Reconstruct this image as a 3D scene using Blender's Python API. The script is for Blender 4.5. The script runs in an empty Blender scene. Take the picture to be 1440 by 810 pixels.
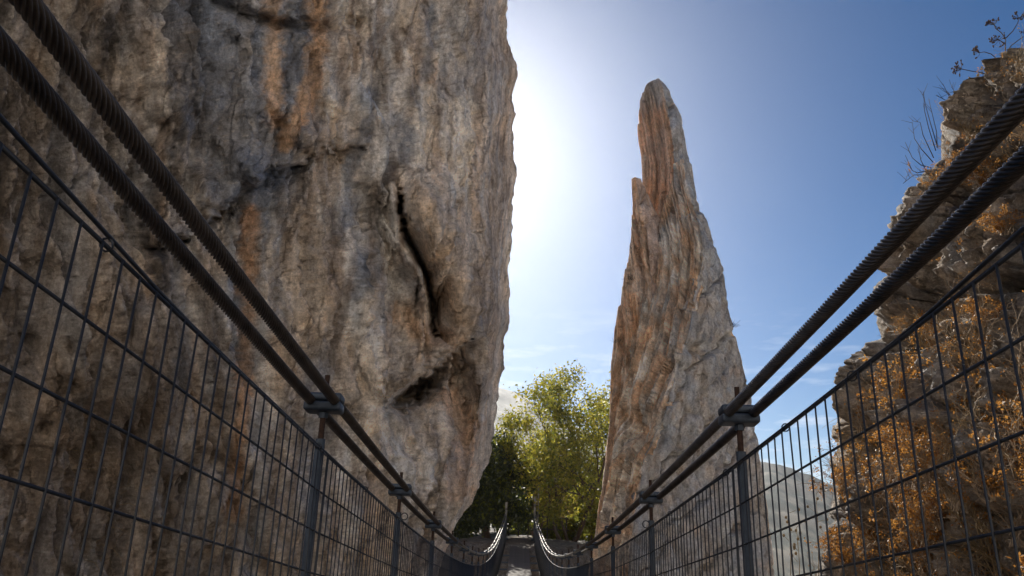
import bpy, math, random
import numpy as np
from mathutils import Vector, Matrix

R = math.radians
random.seed(7)
rng = np.random.default_rng(11)
sc = bpy.context.scene
COL = sc.collection

# ------------------------------------------------------------------ camera
F_PX = 1030.0                      # focal length in pixels of the 1440 px photograph
PITCH, ROLL, YAW = 0.3193, 0.0325, -0.0198
_cp, _sp = math.cos(PITCH), math.sin(PITCH)
FWD = Vector((math.sin(YAW) * _cp, math.cos(YAW) * _cp, _sp))
_rt = Vector((math.cos(YAW), -math.sin(YAW), 0))
_up = _rt.cross(FWD)
CR = _rt * math.cos(ROLL) + _up * math.sin(ROLL)
CU = _up * math.cos(ROLL) - _rt * math.sin(ROLL)
cam_d = bpy.data.cameras.new("camera")
cam = bpy.data.objects.new("camera", cam_d)
COL.objects.link(cam)
cam_d.sensor_width = 36.0
cam_d.lens = 36.0 * F_PX / 1440.0
cam_d.clip_start, cam_d.clip_end = 0.02, 20000
m = Matrix((CR, CU, -FWD)).transposed().to_4x4()
cam.matrix_world = m
sc.camera = cam
_FW, _CRn, _CUn = np.array(FWD), np.array(CR), np.array(CU)


def ray(px, py):
    """direction(s) seen at photograph pixel px, py"""
    px, py = np.asarray(px, float), np.asarray(py, float)
    return (_FW + ((px - 720) / F_PX)[..., None] * _CRn + ((405 - py) / F_PX)[..., None] * _CUn)


def at_y(px, py, y):
    d = ray(px, py)
    return d * (np.asarray(y, float) / d[..., 1])[..., None]


def proj(P):
    d = P @ _FW
    return 720 + F_PX * (P @ _CRn) / d, 405 - F_PX * (P @ _CUn) / d


# ------------------------------------------------------------------ sky, sun, exposure
SUN_EL, SUN_AZ = R(31), R(-7.0)          # azimuth from +Y, negative to the left
sd = Vector((math.sin(SUN_AZ) * math.cos(SUN_EL), math.cos(SUN_AZ) * math.cos(SUN_EL), math.sin(SUN_EL)))
w = bpy.data.worlds.new("World")
sc.world = w
w.use_nodes = True
nt = w.node_tree
nt.nodes.clear()
sky = nt.nodes.new("ShaderNodeTexSky")
sky.sky_type = 'NISHITA'
sky.sun_disc = False
sky.sun_elevation = SUN_EL
sky.sun_rotation = SUN_AZ
sky.altitude = 600
sky.air_density = 0.85
sky.dust_density = 0.45
sky.ozone_density = 4.0
bg = nt.nodes.new("ShaderNodeBackground")
bg.inputs[1].default_value = 0.05
wo = nt.nodes.new("ShaderNodeOutputWorld")
hs = nt.nodes.new("ShaderNodeHueSaturation")
hs.inputs['Saturation'].default_value = 1.34
nt.links.new(sky.outputs[0], hs.inputs['Color'])
# thin low cloud banks, the same all round the horizon
tcd = nt.nodes.new("ShaderNodeTexCoord")
sep = nt.nodes.new("ShaderNodeSeparateXYZ")
nt.links.new(tcd.outputs['Generated'], sep.inputs[0])
cmp_ = nt.nodes.new("ShaderNodeMapping")
cmp_.inputs['Scale'].default_value = (7, 7, 34)
nt.links.new(tcd.outputs['Generated'], cmp_.inputs[0])
cn = nt.nodes.new("ShaderNodeTexNoise")
cn.inputs['Scale'].default_value = 1.6
cn.inputs['Detail'].default_value = 6
nt.links.new(cmp_.outputs[0], cn.inputs['Vector'])
cr = nt.nodes.new("ShaderNodeMapRange")
cr.inputs['From Min'].default_value, cr.inputs['From Max'].default_value = .52, .70
nt.links.new(cn.outputs[0], cr.inputs['Value'])
cb = nt.nodes.new("ShaderNodeMapRange")
cb.inputs['From Min'].default_value, cb.inputs['From Max'].default_value = .30, .14
nt.links.new(sep.outputs['Z'], cb.inputs['Value'])
cmul = nt.nodes.new("ShaderNodeMath")
cmul.operation = 'MULTIPLY'
nt.links.new(cr.outputs[0], cmul.inputs[0])
nt.links.new(cb.outputs[0], cmul.inputs[1])
cm2 = nt.nodes.new("ShaderNodeMath")
cm2.operation = 'MULTIPLY'
cm2.inputs[1].default_value = .45
nt.links.new(cmul.outputs[0], cm2.inputs[0])
cmx = nt.nodes.new("ShaderNodeMixRGB")
cmx.inputs[2].default_value = (14, 14.2, 14.6, 1)
nt.links.new(cm2.outputs[0], cmx.inputs[0])
nt.links.new(hs.outputs[0], cmx.inputs[1])
nt.links.new(cmx.outputs[0], bg.inputs[0])
nt.links.new(bg.outputs[0], wo.inputs[0])

sl = bpy.data.lights.new("sun", 'SUN')
sl.energy = 5.0
sl.angle = R(0.53)
sl.color = (1.0, 0.93, 0.82)
sun = bpy.data.objects.new("sun", sl)
COL.objects.link(sun)
sun.rotation_euler = sd.to_track_quat('Z', 'Y').to_euler()

sc.view_settings.view_transform = 'Standard'
sc.view_settings.look = 'None'
sc.view_settings.gamma = 1.0
sc.view_settings.use_curve_mapping = False
sc.view_settings.exposure = 0.58
sc.render.engine = 'CYCLES'
cy = sc.cycles
cy.use_denoising = True
cy.max_bounces = 7
cy.diffuse_bounces = 5
cy.volume_bounces = 1
cy.transparent_max_bounces = 6
cy.caustics_reflective = False
cy.caustics_refractive = False


# ------------------------------------------------------------------ noise
def _hash(ix, iy, iz, seed):
    h = (ix.astype(np.int64) * 374761393 + iy.astype(np.int64) * 668265263 + iz.astype(np.int64) * 2147483647 // 3 + seed * 144665) & 0x7fffffff
    h = ((h ^ (h >> 13)) * 1274126177) & 0x7fffffff
    return (h ^ (h >> 16)) & 0x7fffffff


def perlin(x, y, z=0.0, seed=0):
    x, y, z = np.broadcast_arrays(np.asarray(x, float), np.asarray(y, float), np.asarray(z, float))
    ix, iy, iz = np.floor(x), np.floor(y), np.floor(z)
    fx, fy, fz = x - ix, y - iy, z - iz
    u, v, ww = (t * t * t * (t * (t * 6 - 15) + 10) for t in (fx, fy, fz))
    out = 0
    for dx in (0, 1):
        for dy in (0, 1):
            for dz in (0, 1):
                h = _hash(ix + dx, iy + dy, iz + dz, seed)
                gx = ((h & 1023) / 511.5 - 1)
                gy = (((h >> 10) & 1023) / 511.5 - 1)
                gz = (((h >> 20) & 1023) / 511.5 - 1)
                wgt = (u if dx else 1 - u) * (v if dy else 1 - v) * (ww if dz else 1 - ww)
                out = out + wgt * (gx * (fx - dx) + gy * (fy - dy) + gz * (fz - dz))
    return out * 1.3


def fbm(x, y, z=0.0, oct=4, seed=0, gain=.5, ridged=False):
    a, f, s = 1.0, 1.0, 0
    for o in range(oct):
        n = perlin(x * f, y * f, np.asarray(z) * f, seed + o * 17)
        s = s + a * ((1 - 2 * np.abs(n)) if ridged else n)
        a *= gain
        f *= 2.03
    return s


def cells(x, y, z, seed=0):
    """cell noise: distance to nearest and second nearest point, and a per-cell value"""
    ix, iy, iz = np.floor(x), np.floor(y), np.floor(z)
    f1 = np.full(x.shape, 9.0)
    f2 = np.full(x.shape, 9.0)
    val = np.zeros(x.shape)
    for dx in (-1, 0, 1):
        for dy in (-1, 0, 1):
            for dz in (-1, 0, 1):
                h = _hash(ix + dx, iy + dy, iz + dz, seed)
                cx = ix + dx + (h & 1023) / 1023
                cyy = iy + dy + ((h >> 10) & 1023) / 1023
                cz = iz + dz + ((h >> 20) & 1023) / 1023
                d = np.sqrt((cx - x) ** 2 + (cyy - y) ** 2 + (cz - z) ** 2)
                new = d < f1
                f2 = np.where(new, f1, np.minimum(f2, d))
                val = np.where(new, ((h >> 5) & 255) / 255, val)
                f1 = np.minimum(f1, d)
    return f1, f2, val


def sstep(a, b, x):
    t = np.clip((x - a) / (b - a), 0, 1)
    return t * t * (3 - 2 * t)


def seg_dist(x, y, pts):
    """distance to a polyline, position along it 0..1 and side (positive = left of travel in image axes)"""
    best = np.full(x.shape, 1e9)
    side = np.zeros(x.shape)
    along = np.zeros(x.shape)
    n = len(pts) - 1
    for i in range(n):
        ax, ay = pts[i]
        bx, by = pts[i + 1]
        dx, dy = bx - ax, by - ay
        L = dx * dx + dy * dy
        t = np.clip(((x - ax) * dx + (y - ay) * dy) / L, 0, 1)
        d = np.hypot(x - ax - t * dx, y - ay - t * dy)
        s = np.sign((x - ax) * dy - (y - ay) * dx)
        k = d < best
        best = np.where(k, d, best)
        side = np.where(k, s, side)
        along = np.where(k, (i + t) / n, along)
    return best, along, side


# ------------------------------------------------------------------ mesh helpers
def mesh_np(name, V, Fq, smooth=True, col=None):
    me = bpy.data.meshes.new(name)
    V = np.asarray(V, np.float32).reshape(-1, 3)
    Fq = np.asarray(Fq, np.int32)
    n = Fq.shape[1]
    me.vertices.add(len(V))
    me.vertices.foreach_set("co", V.ravel())
    me.loops.add(Fq.size)
    me.loops.foreach_set("vertex_index", Fq.ravel())
    me.polygons.add(len(Fq))
    me.polygons.foreach_set("loop_start", np.arange(0, Fq.size, n, dtype=np.int32))
    me.polygons.foreach_set("use_smooth", np.full(len(Fq), smooth))
    if col is not None:
        a = me.color_attributes.new("Col", 'FLOAT_COLOR', 'POINT')
        c = np.ones((len(V), 4), np.float32)
        c[:, :3] = np.asarray(col).reshape(-1, 3)
        a.data.foreach_set("color", c.ravel())
    me.update(calc_edges=True)
    me.validate()
    return me


def grid_faces(nr, nc, close=False, off=0, flip=False):
    r = np.arange(nr - 1)[:, None]
    c = np.arange(nc if close else nc - 1)[None, :]
    c2 = (c + 1) % nc
    q = np.stack(np.broadcast_arrays(r * nc + c, r * nc + c2, (r + 1) * nc + c2, (r + 1) * nc + c), -1).reshape(-1, 4)
    if flip:
        q = q[:, ::-1]
    return q + off


def grid_normals(P, close=False):
    du = np.gradient(P, axis=1)
    if close:
        du[:, 0] = P[:, 1] - P[:, -1]
        du[:, -1] = P[:, 0] - P[:, -2]
    dv = np.gradient(P, axis=0)
    n = np.cross(du, dv)
    return n / (np.linalg.norm(n, axis=-1, keepdims=True) + 1e-9)


class MB:
    """collects tubes, boxes and quads, then links them as ONE mesh object"""

    def __init__(self):
        self.v, self.f = [], []

    def face(self, pts):
        b = len(self.v)
        self.v += [tuple(p) for p in pts]
        self.f.append(tuple(range(b, b + len(pts))))

    def box(self, lo, hi, M=None):
        b = len(self.v)
        for z in (lo[2], hi[2]):
            for x, y in ((lo[0], lo[1]), (hi[0], lo[1]), (hi[0], hi[1]), (lo[0], hi[1])):
                p = Vector((x, y, z))
                self.v.append(tuple(M @ p if M is not None else p))
        for q in ((3, 2, 1, 0), (4, 5, 6, 7), (0, 1, 5, 4), (1, 2, 6, 5), (2, 3, 7, 6), (3, 0, 4, 7)):
            self.f.append(tuple(b + i for i in q))
        return self

    def tube(self, pts, rad, n=6, caps=True):
        pts = [Vector(p) for p in pts]
        if not hasattr(rad, '__len__'):
            rad = [rad] * len(pts)
        b = len(self.v)
        ref = None
        for i, p in enumerate(pts):
            t = (pts[min(i + 1, len(pts) - 1)] - pts[max(i - 1, 0)]).normalized()
            if ref is None:
                ref = Vector((1, 0, 0)) if abs(t.x) < .8 else Vector((0, 1, 0))
            a = (ref - t * ref.dot(t)).normalized()
            ref = a
            c = t.cross(a)
            for k in range(n):
                an = 2 * math.pi * k / n
                self.v.append(tuple(p + (a * math.cos(an) + c * math.sin(an)) * rad[i]))
        for i in range(len(pts) - 1):
            for k in range(n):
                k2 = (k + 1) % n
                self.f.append((b + i * n + k, b + i * n + k2, b + (i + 1) * n + k2, b + (i + 1) * n + k))
        if caps:
            self.f.append(tuple(b + k for k in reversed(range(n))))
            e = b + (len(pts) - 1) * n
            self.f.append(tuple(e + k for k in range(n)))
        return self

    def ball(self, c, r, seg=6, rings=4, sz=1.0):
        b = len(self.v)
        c = Vector(c)
        for i in range(rings + 1):
            ph = math.pi * i / rings
            for k in range(seg):
                an = 2 * math.pi * k / seg
                self.v.append(tuple(c + Vector((math.sin(ph) * math.cos(an), math.sin(ph) * math.sin(an), math.cos(ph) * sz)) * r))
        for i in range(rings):
            for k in range(seg):
                k2 = (k + 1) % seg
                self.f.append((b + i * seg + k, b + (i + 1) * seg + k, b + (i + 1) * seg + k2, b + i * seg + k2))
        return self

    def torus(self, c, r1, r2, axis=(1, 0, 0), n=14, k=5):
        ax = Vector(axis).normalized()
        a = ax.orthogonal().normalized()
        bb = ax.cross(a)
        pts = [Vector(c) + (a * math.cos(2 * math.pi * i / n) + bb * math.sin(2 * math.pi * i / n)) * r1 for i in range(n + 1)]
        return self.tube(pts, r2, k, caps=False)

    def mesh(self, name, mat, smooth=False):
        me = bpy.data.meshes.new(name)
        me.from_pydata(self.v, [], self.f)
        if smooth:
            me.polygons.foreach_set("use_smooth", [True] * len(me.polygons))
        me.materials.append(mat)
        me.update()
        return me

    def build(self, name, mat, parent=None, smooth=False, loc=(0, 0, 0)):
        return link(name, self.mesh(name, mat, smooth), parent, loc)


def link(name, me, parent=None, loc=(0, 0, 0)):
    o = bpy.data.objects.new(name, me)
    COL.objects.link(o)
    o.parent = parent
    o.location = loc
    return o


def tag(o, label=None, cat=None, group=None, kind=None):
    for k, v in (('label', label), ('category', cat), ('group', group), ('kind', kind)):
        if v:
            o[k] = v
    return o


def empty(name, loc=(0, 0, 0), label=None, cat=None, group=None):
    o = bpy.data.objects.new(name, None)
    COL.objects.link(o)
    o.location = loc
    return tag(o, label, cat, group)


def copy_tree(o, parent=None):
    c = o.copy()
    COL.objects.link(c)
    c.parent = parent
    for ch in list(o.children):
        copy_tree(ch, c)
    return c


# ------------------------------------------------------------------ materials
def new_mat(name):
    mt = bpy.data.materials.new(name)
    mt.use_nodes = True
    t = mt.node_tree
    return mt, t, t.nodes["Principled BSDF"]


def N(t, typ, **kw):
    n = t.nodes.new(typ)
    for k, v in kw.items():
        if k.startswith('i_'):
            n.inputs[k[2:].replace('_', ' ')].default_value = v
        else:
            setattr(n, k, v)
    return n


def rock_mat(name, scale=1.0, bump=1.0, stretch=(1, 1, .35), gain=1.0):
    mt, t, b = new_mat(name)
    L = t.links.new
    at = N(t, "ShaderNodeAttribute", attribute_name="Col")
    geo = N(t, "ShaderNodeNewGeometry")
    mp = N(t, "ShaderNodeMapping")
    mp.inputs['Scale'].default_value = stretch
    L(geo.outputs['Position'], mp.inputs['Vector'])
    n1 = N(t, "ShaderNodeTexNoise", i_Scale=3.0 * scale, i_Detail=9.0, i_Roughness=.68)
    L(mp.outputs[0], n1.inputs['Vector'])
    n2 = N(t, "ShaderNodeTexNoise", i_Scale=9.0 * scale, i_Detail=10.0, i_Roughness=.76)
    L(geo.outputs['Position'], n2.inputs['Vector'])
    n3 = N(t, "ShaderNodeTexNoise", i_Scale=1.3 * scale, i_Detail=6.0, i_Roughness=.6)
    L(mp.outputs[0], n3.inputs['Vector'])
    vo = N(t, "ShaderNodeTexVoronoi", i_Scale=5.0 * scale)
    L(mp.outputs[0], vo.inputs['Vector'])
    # value variation
    mr = N(t, "ShaderNodeMapRange", i_From_Min=.25, i_From_Max=.75, i_To_Min=.6 * gain, i_To_Max=1.75 * gain)
    L(n1.outputs[0], mr.inputs['Value'])
    mr2 = N(t, "ShaderNodeMapRange", i_From_Min=.3, i_From_Max=.7, i_To_Min=.6, i_To_Max=1.5)
    L(n2.outputs[0], mr2.inputs['Value'])
    mu = N(t, "ShaderNodeMath", operation='MULTIPLY')
    L(mr.outputs[0], mu.inputs[0])
    L(mr2.outputs[0], mu.inputs[1])
    mps = N(t, "ShaderNodeMapping")
    mps.inputs['Scale'].default_value = (stretch[0] * 2, stretch[1] * 2, stretch[2] * .8)
    L(geo.outputs['Position'], mps.inputs['Vector'])
    n4 = N(t, "ShaderNodeTexNoise", i_Scale=1.6 * scale, i_Detail=8.0, i_Roughness=.62)
    L(mps.outputs[0], n4.inputs['Vector'])
    mr4 = N(t, "ShaderNodeMapRange", i_From_Min=.38, i_From_Max=.62, i_To_Min=.78, i_To_Max=1.2)
    L(n4.outputs[0], mr4.inputs['Value'])
    n5 = N(t, "ShaderNodeTexNoise", i_Scale=24.0 * scale, i_Detail=4.0, i_Roughness=.7)
    L(geo.outputs['Position'], n5.inputs['Vector'])
    mr5 = N(t, "ShaderNodeMapRange", i_From_Min=.35, i_From_Max=.65, i_To_Min=.8, i_To_Max=1.2)
    L(n5.outputs[0], mr5.inputs['Value'])
    mu4 = N(t, "ShaderNodeMath", operation='MULTIPLY')
    L(mr4.outputs[0], mu4.inputs[0])
    L(mr5.outputs[0], mu4.inputs[1])
    mu5 = N(t, "ShaderNodeMath", operation='MULTIPLY')
    L(mu.outputs[0], mu5.inputs[0])
    L(mu4.outputs[0], mu5.inputs[1])
    # hue variation: greyer / warmer
    ra = N(t, "ShaderNodeValToRGB")
    ra.color_ramp.elements[0].position, ra.color_ramp.elements[1].position = .35, .65
    ra.color_ramp.elements[0].color = (.86, .96, 1.1, 1)
    ra.color_ramp.elements[1].color = (1.06, 1.0, .92, 1)
    L(n3.outputs[0], ra.inputs[0])
    m1 = N(t, "ShaderNodeVectorMath", operation='MULTIPLY')
    L(at.outputs['Color'], m1.inputs[0])
    L(ra.outputs[0], m1.inputs[1])
    m2 = N(t, "ShaderNodeVectorMath", operation='SCALE')
    L(m1.outputs[0], m2.inputs[0])
    L(mu5.outputs[0], m2.inputs['Scale'])
    L(m2.outputs[0], b.inputs['Base Color'])
    b.inputs['Roughness'].default_value = .85
    b.inputs['Specular IOR Level'].default_value = .25
    # relief
    ad = N(t, "ShaderNodeMath", operation='MULTIPLY_ADD')
    ad.inputs[1].default_value = .5
    L(n2.outputs[0], ad.inputs[0])
    L(n1.outputs[0], ad.inputs[2])
    ad2 = N(t, "ShaderNodeMath", operation='MULTIPLY_ADD')
    ad2.inputs[1].default_value = .25
    L(vo.outputs['Distance'], ad2.inputs[0])
    L(ad.outputs[0], ad2.inputs[2])
    wv = N(t, "ShaderNodeVectorMath", operation='MULTIPLY_ADD')
    wv.inputs[1].default_value = (.5, .5, .5)
    L(n1.outputs['Color'], wv.inputs[0])
    L(mp.outputs[0], wv.inputs[2])
    fr = N(t, "ShaderNodeTexVoronoi", feature='DISTANCE_TO_EDGE', i_Scale=1.5 * scale)
    L(wv.outputs[0], fr.inputs['Vector'])
    frm = N(t, "ShaderNodeMapRange", i_From_Min=0.0, i_From_Max=.035, i_To_Min=-.55, i_To_Max=0.0)
    L(fr.outputs['Distance'], frm.inputs['Value'])
    gate = N(t, "ShaderNodeMapRange", i_From_Min=.47, i_From_Max=.6, i_To_Min=0.0, i_To_Max=1.0)
    L(n3.outputs[0], gate.inputs['Value'])
    frg = N(t, "ShaderNodeMath", operation='MULTIPLY')
    L(frm.outputs[0], frg.inputs[0])
    L(gate.outputs[0], frg.inputs[1])
    ad3 = N(t, "ShaderNodeMath", operation='ADD')
    L(ad2.outputs[0], ad3.inputs[0])
    L(frg.outputs[0], ad3.inputs[1])
    bp = N(t, "ShaderNodeBump", i_Strength=1.0, i_Distance=.17 * bump)
    L(ad3.outputs[0], bp.inputs['Height'])
    L(bp.outputs[0], b.inputs['Normal'])
    return mt


def plain_mat(name, c, rough=.6, metal=0.0, var=.25, scale=20, bump=0.0, c2=None):
    mt, t, b = new_mat(name)
    L = t.links.new
    geo = N(t, "ShaderNodeTexCoord")
    n = N(t, "ShaderNodeTexNoise", i_Scale=scale, i_Detail=6.0, i_Roughness=.65)
    L(geo.outputs['Object'], n.inputs['Vector'])
    ra = N(t, "ShaderNodeValToRGB")
    ra.color_ramp.elements[0].position, ra.color_ramp.elements[1].position = .32, .68
    c2 = c2 or c
    ra.color_ramp.elements[0].color = tuple(v * (1 - var) for v in c) + (1,)
    ra.color_ramp.elements[1].color = tuple(min(1, v * (1 + var)) for v in c2) + (1,)
    L(n.outputs[0], ra.inputs[0])
    L(ra.outputs[0], b.inputs['Base Color'])
    b.inputs['Roughness'].default_value = rough
    b.inputs['Metallic'].default_value = metal
    if bump:
        bp = N(t, "ShaderNodeBump", i_Strength=.6, i_Distance=bump)
        L(n.outputs[0], bp.inputs['Height'])
        L(bp.outputs[0], b.inputs['Normal'])
    return mt


def leaf_mat(name, c1, c2, trans=.5, scale=.8):
    mt, t, b = new_mat(name)
    L = t.links.new
    geo = N(t, "ShaderNodeNewGeometry")
    wn = N(t, "ShaderNodeMapRange", i_To_Min=0.0, i_To_Max=1.0)
    L(geo.outputs['Random Per Island'], wn.inputs['Value'])
    n = N(t, "ShaderNodeTexNoise", i_Scale=scale, i_Detail=3.0)
    L(geo.outputs['Position'], n.inputs['Vector'])
    av = N(t, "ShaderNodeMath", operation='MULTIPLY_ADD')
    av.inputs[1].default_value = .55
    L(wn.outputs[0], av.inputs[0])
    sb = N(t, "ShaderNodeMapRange", i_From_Min=.3, i_From_Max=.7, i_To_Min=0.0, i_To_Max=.5)
    L(n.outputs[0], sb.inputs['Value'])
    L(sb.outputs[0], av.inputs[2])
    ra = N(t, "ShaderNodeValToRGB")
    ra.color_ramp.elements[0].color = c1 + (1,)
    ra.color_ramp.elements[1].color = c2 + (1,)
    L(av.outputs[0], ra.inputs[0])
    L(ra.outputs[0], b.inputs['Base Color'])
    b.inputs['Roughness'].default_value = .5
    tr = N(t, "ShaderNodeBsdfTranslucent")
    L(ra.outputs[0], tr.inputs[0])
    mx = N(t, "ShaderNodeMixShader")
    mx.inputs[0].default_value = trans
    L(b.outputs[0], mx.inputs[1])
    L(tr.outputs[0], mx.inputs[2])
    L(mx.outputs[0], t.nodes["Material Output"].inputs[0])
    return mt


M_CLIFF = rock_mat("cliff_limestone", .9, .75, gain=1.2)
M_SPIRE = rock_mat("spire_limestone", .6, 1.1, (1, 1, .6), 1.22)
M_OUT = rock_mat("outcrop_limestone", 1.6, .45, (1, 1, .7), 1.0)
M_GROUND = rock_mat("ground_soil", .7, 1.0, (1, 1, 1))
M_HILL = rock_mat("hill_scrub", .012, 60, (1, 1, 1))
M_CABLE = plain_mat("cable_steel", (.10, .086, .076), .42, .65, .35, 9)
M_WIRE = plain_mat("mesh_wire", (.05, .058, .072), .5, .6, .25, 6)
M_GALV = plain_mat("galvanised_steel", (.05, .07, .105), .5, .45, .22, 25)
M_RUST = plain_mat("rusty_rod", (.05, .028, .022), .7, .5, .4, 60)
M_TOWER = plain_mat("tower_steel", (.22, .22, .21), .55, .6, .2, 8)
M_PLANK = plain_mat("deck_plank", (.085, .072, .062), .85, 0, .3, 6, .01)
M_DARKWOOD = plain_mat("dark_wood", (.045, .035, .028), .8, 0, .3, 10, .01)
M_BARK = plain_mat("bark", (.075, .05, .036), .9, 0, .4, 9, .04)
M_BARK2 = plain_mat("brown_bark", (.14, .085, .055), .9, 0, .35, 7, .05)
M_TWIG = plain_mat("dry_twig", (.36, .28, .20), .85, 0, .4, 5)
M_TWIG_DARK = plain_mat("dark_twig", (.05, .035, .03), .85, 0, .3, 5)
M_STRAW = plain_mat("dry_straw", (.34, .25, .14), .8, 0, .3, 5)
M_SEED = plain_mat("seed_head", (.06, .035, .028), .85, 0, .3, 30)
M_LEAF_Y = leaf_mat("yellow_green_leaves", (.12, .135, .018), (.54, .46, .06), .7, .35)
M_LEAF_G = leaf_mat("green_leaves", (.06, .09, .016), (.30, .31, .045), .65, .4)
M_LEAF_D = leaf_mat("dark_leaves", (.018, .03, .009), (.045, .06, .016), .3, .5)
M_LEAF_B = leaf_mat("brown_leaves", (.13, .09, .035), (.36, .25, .06), .55, .5)
M_DRY = leaf_mat("dry_golden_leaves", (.26, .10, .025), (.56, .29, .07), .5, 2.5)
M_WHITE = plain_mat("white_wall", (.7, .68, .64), .8, 0, .1, 1)
M_ROOF = plain_mat("tile_roof", (.36, .2, .13), .8, 0, .2, 2)
M_GLASS = plain_mat("dark_window", (.05, .06, .07), .3, 0, .1, 2)
M_CLOUD = plain_mat("cloud_white", (.9, .9, .9), .9, 0, .03, .02)

# ------------------------------------------------------------------ bridge curve
CA, CB, CC = 1.1631, -0.13755, 0.0024842
BX = 0.0438
HALF = 1.15
Y_END = 56.9


def zc(y):
    return CA + CB * y + CC * y * y


def half(y):
    return HALF - .115 * float(sstep(40, Y_END, y))


DECK_DROP = 1.95
MESH_DROP = .29


# ------------------------------------------------------------------ terrain
def terrain_h(x, y):
    far_bank = -.78 + .02 * np.clip(y - 57, 0, 60) - .25 * np.clip(x - 6, 0, 40)
    gorge = -9.0 - .12 * np.clip(x - 4, 0, 40)
    k = sstep(46, 53.5, y + 1.2 * fbm(x * .25, y * .25, 0, 2, 3) - np.maximum(0, x - 2.5) * 1.2)
    h = gorge * (1 - k) + far_bank * k
    # right bank that carries the outcrop and the dry brush
    rb = sstep(2.0, 6.5, x) * (1 - sstep(14, 30, x)) * (1 - sstep(10.5, 15.5, y - .2 * x)) * sstep(-30, -6, y)
    h = h * (1 - rb) + (-1.3 + .75 * np.clip(x - 3.2, 0, 3.5) - .13 * np.maximum(0, y - 5)) * rb
    # valley falling away behind the spire
    r = np.hypot(x, y)
    az = np.degrees(np.arctan2(x, y))
    val = sstep(45, 260, r) * sstep(4, 12, az) * (1 - sstep(75, 110, az))
    h = h - 30 * val
    # left side under the cliff
    lb = (1 - sstep(-9, -3.0, x)) * (1 - sstep(30, 45, y))
    h = h * (1 - lb) + (-2.5 + .02 * y) * lb
    # the gorge side behind the camera: unseen wall added to bounce sunlight
    yb = y + 2.0 * fbm(x * .12, y * .12, 0, 3, 6)
    bk = sstep(-2.5, -6, y)
    h = h * (1 - bk) + (-1.5 + 34 * sstep(-6, -24, yb) + 1.5 * fbm(x * .35, y * .35, 0, 4, 7)) * bk
    h = h + .5 * fbm(x * .18, y * .18, 0, 4, 5) * (1 - .6 * sstep(.0, 2.5, 3 - np.hypot(x, y - 57)))
    # far mountains all round
    prof = np.interp(az, [-180, -90, -45, -20, -6, -3, .5, 4, 8, 13, 18, 20, 22.5, 30, 60, 120, 180],
                     [7, 8, 9, 9.6, 10.8, 10.7, 9.5, 7.8, 6.8, 6.8, 6.7, 6.2, 5.1, 4.4, 5, 6, 7])
    Rr = np.interp(az, [-180, 0, 14, 60, 180], [1500, 1450, 1250, 1300, 1500])
    q = np.clip((r - 330) / (Rr - 330), 0, 2.2)
    top = Rr * np.tan(np.radians(prof))
    hill = np.where(q < 1, q ** 1.35, 1 - .55 * (q - 1)) * top
    hill = hill * (1 + .05 * fbm(x * .004, y * .004, 0, 3, 9)) + (r > 330) * np.minimum(1, q * 2) * 6 * fbm(x * .011, y * .011, 0, 4, 21, ridged=True)
    return h + np.where(r > 330, hill, 0)


def make_terrain():
    az = np.concatenate([np.linspace(-180, -60, 60, endpoint=False), np.linspace(-60, 60, 360, endpoint=False), np.linspace(60, 180, 60, endpoint=False)])
    rad = np.concatenate([[0.05], np.geomspace(.8, 2900, 330)])
    A, RR = np.meshgrid(np.radians(az), rad)
    x, y = RR * np.sin(A), RR * np.cos(A)
    h = terrain_h(x, y)
    h[0] = h[0].mean()
    r = RR
    n = fbm(x * .5, y * .5, 0, 4, 33)
    n2 = fbm(x * .012, y * .012, 0, 5, 34)
    n3 = fbm(x * .06, y * .06, 0, 4, 35)
    soil = np.array([.38, .31, .245])
    pale = np.array([.48, .42, .35])
    scrub = np.array([.045, .052, .036])
    dry = np.array([.165, .14, .10])
    k = sstep(-.2, .5, n)[..., None]
    near = soil * (1 - k) + pale * k  # near ground kept pale to bounce light up onto the rock
    s = sstep(-.45, .1, n2 + .8 * n3)[..., None]
    s2 = sstep(.1, .5, n3)[..., None]
    far = (dry * (1 - s2) + pale * .6 * s2) * (1 - s) + scrub * s
    bank = sstep(40, 50, y)[..., None]
    near = near * (1 - bank * .68)
    bounce_lime = sstep(-5, -8, y)[..., None]
    near = near * (1 - bounce_lime) + np.array([.50, .44, .37]) * bounce_lime  # pale stone on the added wall, for bounce light
    f = sstep(70, 130, r)[..., None]
    c = near * (1 - f) + far * f
    me = mesh_np("ground", np.stack([x, y, h], -1), grid_faces(len(rad), len(az), True, flip=True), True, c)
    me.materials.append(M_GROUND)
    o = link("ground", me)
    tag(o, kind="structure")


make_terrain()


# ------------------------------------------------------------------ the great left cliff
def mixc(c, col, k):
    return c * (1 - k[..., None]) + np.array(col) * k[..., None]


CLIFF_SIL = [(-300, 700), (-120, 706), (0, 711), (60, 715), (85, 721), (110, 725), (150, 724), (200, 721), (330, 717), (450, 712), (520, 704),
             (600, 692), (650, 684), (680, 671), (720, 652), (745, 640), (800, 622), (900, 585)]
C_X0, C_M, C_T = -13.55, .4125, .12          # wall plane x = C_X0 + C_M*y + C_T*z


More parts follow.
